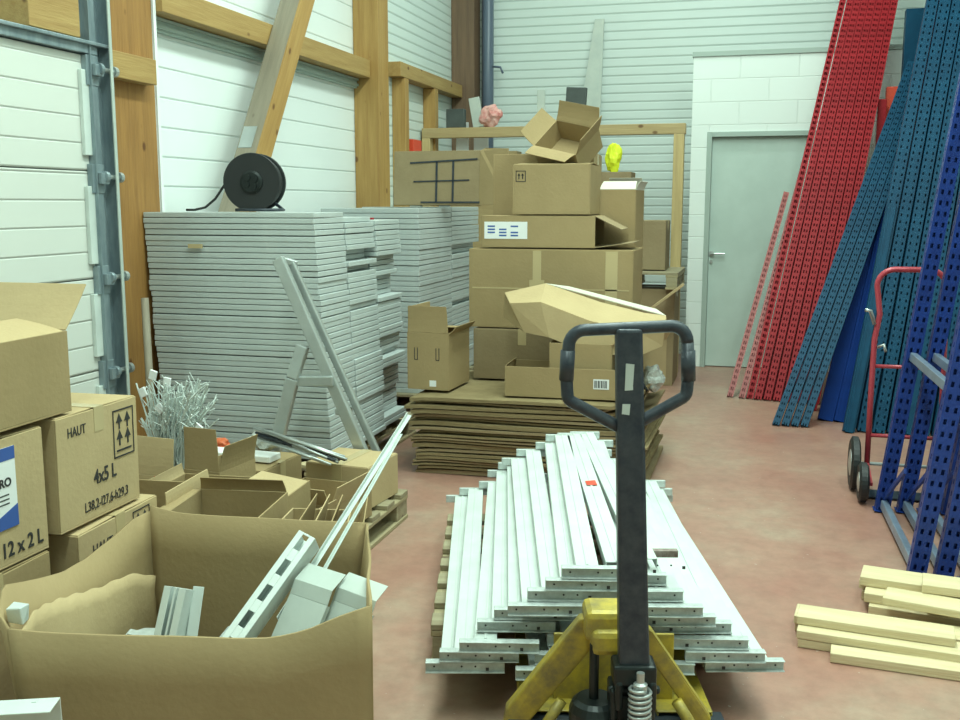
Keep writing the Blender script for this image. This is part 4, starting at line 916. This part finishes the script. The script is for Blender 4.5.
# ================================================================= HAND TRUCK
ht = thing('hand_truck', 'red tubular hand truck with black wheels behind the blue ladder frames', 'hand truck', (.73, 5.62, 0), (0, 0, 0))
b = MB(); pts = []
def q(cx, cz, r, a0, a1, y, n=6):
    for i in range(n+1):
        a = R(a0+(a1-a0)*i/n); pts.append((cx+r*math.cos(a), y, cz+r*math.sin(a)))
pts.append((-.155, -.05, .12)); pts.append((-.15, .0, .55)); pts.append((-.145, .03, .80)); pts.append((-.125, .04, .93)); q(-.06, 1.08, .085, 180, 90, .05); q(.10, 1.08, .085, 90, 0, .05); pts.append((.19, .04, .93)); pts.append((.195, 0, .55)); pts.append((.20, -.05, .12))
b.tube(pts, .0145, 12); b.build('tube_frame', M['truck_red'], ht, smooth=True)
for z, y in ((.66, .02), (.30, -.03)):
    b = MB(); b.tube([(-.15, y, z), (.195, y, z)], .010, 10); b.build('crossbar', M['truck_red'], ht, smooth=True)
b = MB(); b.box(-.17, .21, -.20, -.05, .008, .014); b.build('toe_plate', M['dark_steel'], ht, .002)
b = MB(); b.tube([(-.24, -.02, .145), (.28, -.02, .145)], .009, 8); b.build('axle', M['alu'], ht)
for x, y, zz, rr in ((-.215, -.02, .145, .14), (.25, -.02, .145, .14), (-.19, -.26, .105, .10), (.235, -.26, .105, .10)):
    w_ = MB(); w_.lathe([(rr*.55, -.02), (rr*.85, -.024), (rr, -.014), (rr, .014), (rr*.85, .024), (rr*.55, .02)], 30, Matrix.Translation((x, y, zz)) @ Matrix.Rotation(R(90), 4, 'Y')); wo = w_.build('wheel', M['black'], ht)
    w_ = MB(); w_.lathe([(rr*.2, -.028), (rr*.5, -.022), (rr*.5, .022), (rr*.2, .028)], 20, Matrix.Translation((x, y, zz)) @ Matrix.Rotation(R(90), 4, 'Y')); w_.build('hub', M['alu'], wo)
for x in (-.155, .20):
    b = MB(); b.bar((x, -.04, .15), (x, -.28, .10), .02, .02); b.build('wheel_arm', M['truck_red'], ht, .002)
b = MB(); b.tube([(-.15, .02, .88), (-.175, .01, .95), (-.20, .0, .955)], .010, 8); b.tube([(-.13, .02, .76), (-.10, .01, .775), (-.09, .0, .74)], .008, 8); b.build('latch', M['alu'], ht, smooth=True)

# ================================================================= BLUE LADDER FRAMES
def ladder_frame():
    t = thing('upright_ladder', '', 'rack ladder')
    me = upright_mesh(2.55, .066, .055, hw=.012, hh=.022); me.materials.append(M['navy'])
    for y in (0, .97):
        o = bpy.data.objects.new('post', me); COL.objects.link(o); o.parent = t; o.location = (0, y, 0); o.modifiers.new('solid', 'SOLIDIFY').thickness = .002
        b = MB(); b.box(-.04, .04, -.04, .04, 0, .004); f = b.build('foot_plate', M['navy'], t, .001); f.location = (0, y, 0)
    for z in (.02, .76, 2.2):
        b = MB(); b.box(-.016, .016, .028, .942, z, z+.04); b.build('crossbar', M['grey_blue'], t, .004)
    for za, zb in ((.08, .30),):
        b = MB(); b.bar((0, .94, za), (0, .60, zb), .012, .028); b.build('diagonal_strut', M['navy'], t, .002)
    return t
lf = ladder_frame()
labs = ('blue perforated rack frame leaning right, the frame nearest to the aisle', 'blue rack frame leaning directly behind the one nearest the aisle', 'third blue rack frame from the aisle in the leaning set', 'fourth blue rack frame from the aisle in the leaning set', 'innermost blue rack frame of the leaning set, close to the right wall')
for i in range(5):
    o = lf if i == 0 else dup(lf)
    o.location = (.645+.103*i, 4.25+.012*i, .004); o.rotation_euler = (0, R(7.0), R(1.5)); o['label'] = labs[i]

# ================================================================= PLANKS ON THE FLOOR
def plank(x, y, z, L, w, t, rot, label, tilt=0):
    b = MB(); b.box(0, L, 0, w, 0, t); o = b.build('wood_plank', M['plank'], bevel=.003, loc=(x, y, z), rot=(0, R(tilt), R(rot))); return tag(o, label, 'plank')
plank(.17, 3.47, .001, .95, .12, .030, -6, 'pine plank at the bottom left of the near plank pile')
plank(.165, 3.61, .001, .95, .13, .030, -6, 'pine plank lying behind the bottom left plank of the pile')
plank(.165, 3.47, .032, .62, .11, .030, -7, 'short pine plank in the second layer, front of the near pile')
plank(.16, 3.60, .032, .95, .12, .030, -7, 'pine plank in the second layer, back of the near pile')
plank(.165, 3.52, .063, .50, .115, .030, -7, 'short pine plank on top of the near pile, left end free')
plank(.27, 3.375, .001, .85, .075, .034, -5, 'narrow pine plank on the floor along the front of the pile')
plank(.42, 3.98, .001, .80, .12, .036, -10, 'pine plank on the floor under the rear planks by the blue frames')
plank(.43, 3.83, .001, .80, .12, .036, -10, 'second floor plank of the rear pile, nearer to the camera')
plank(.415, 3.86, .038, .80, .11, .036, -10, 'pine plank on the rear pile, second layer')
plank(.41, 4.00, .038, .80, .13, .036, -10, 'pine plank at the back of the rear pile next to the blue frames')
plank(.405, 3.93, .075, .80, .14, .036, -10, 'topmost long pine plank of the rear pile')
plank(.46, 3.70, .094, .50, .12, .028, -14, 'short pine plank bridging the front and rear piles')
plank(.60, 3.78, .123, .5, .13, .032, -8, 'short top pine plank at the right edge of the photo')
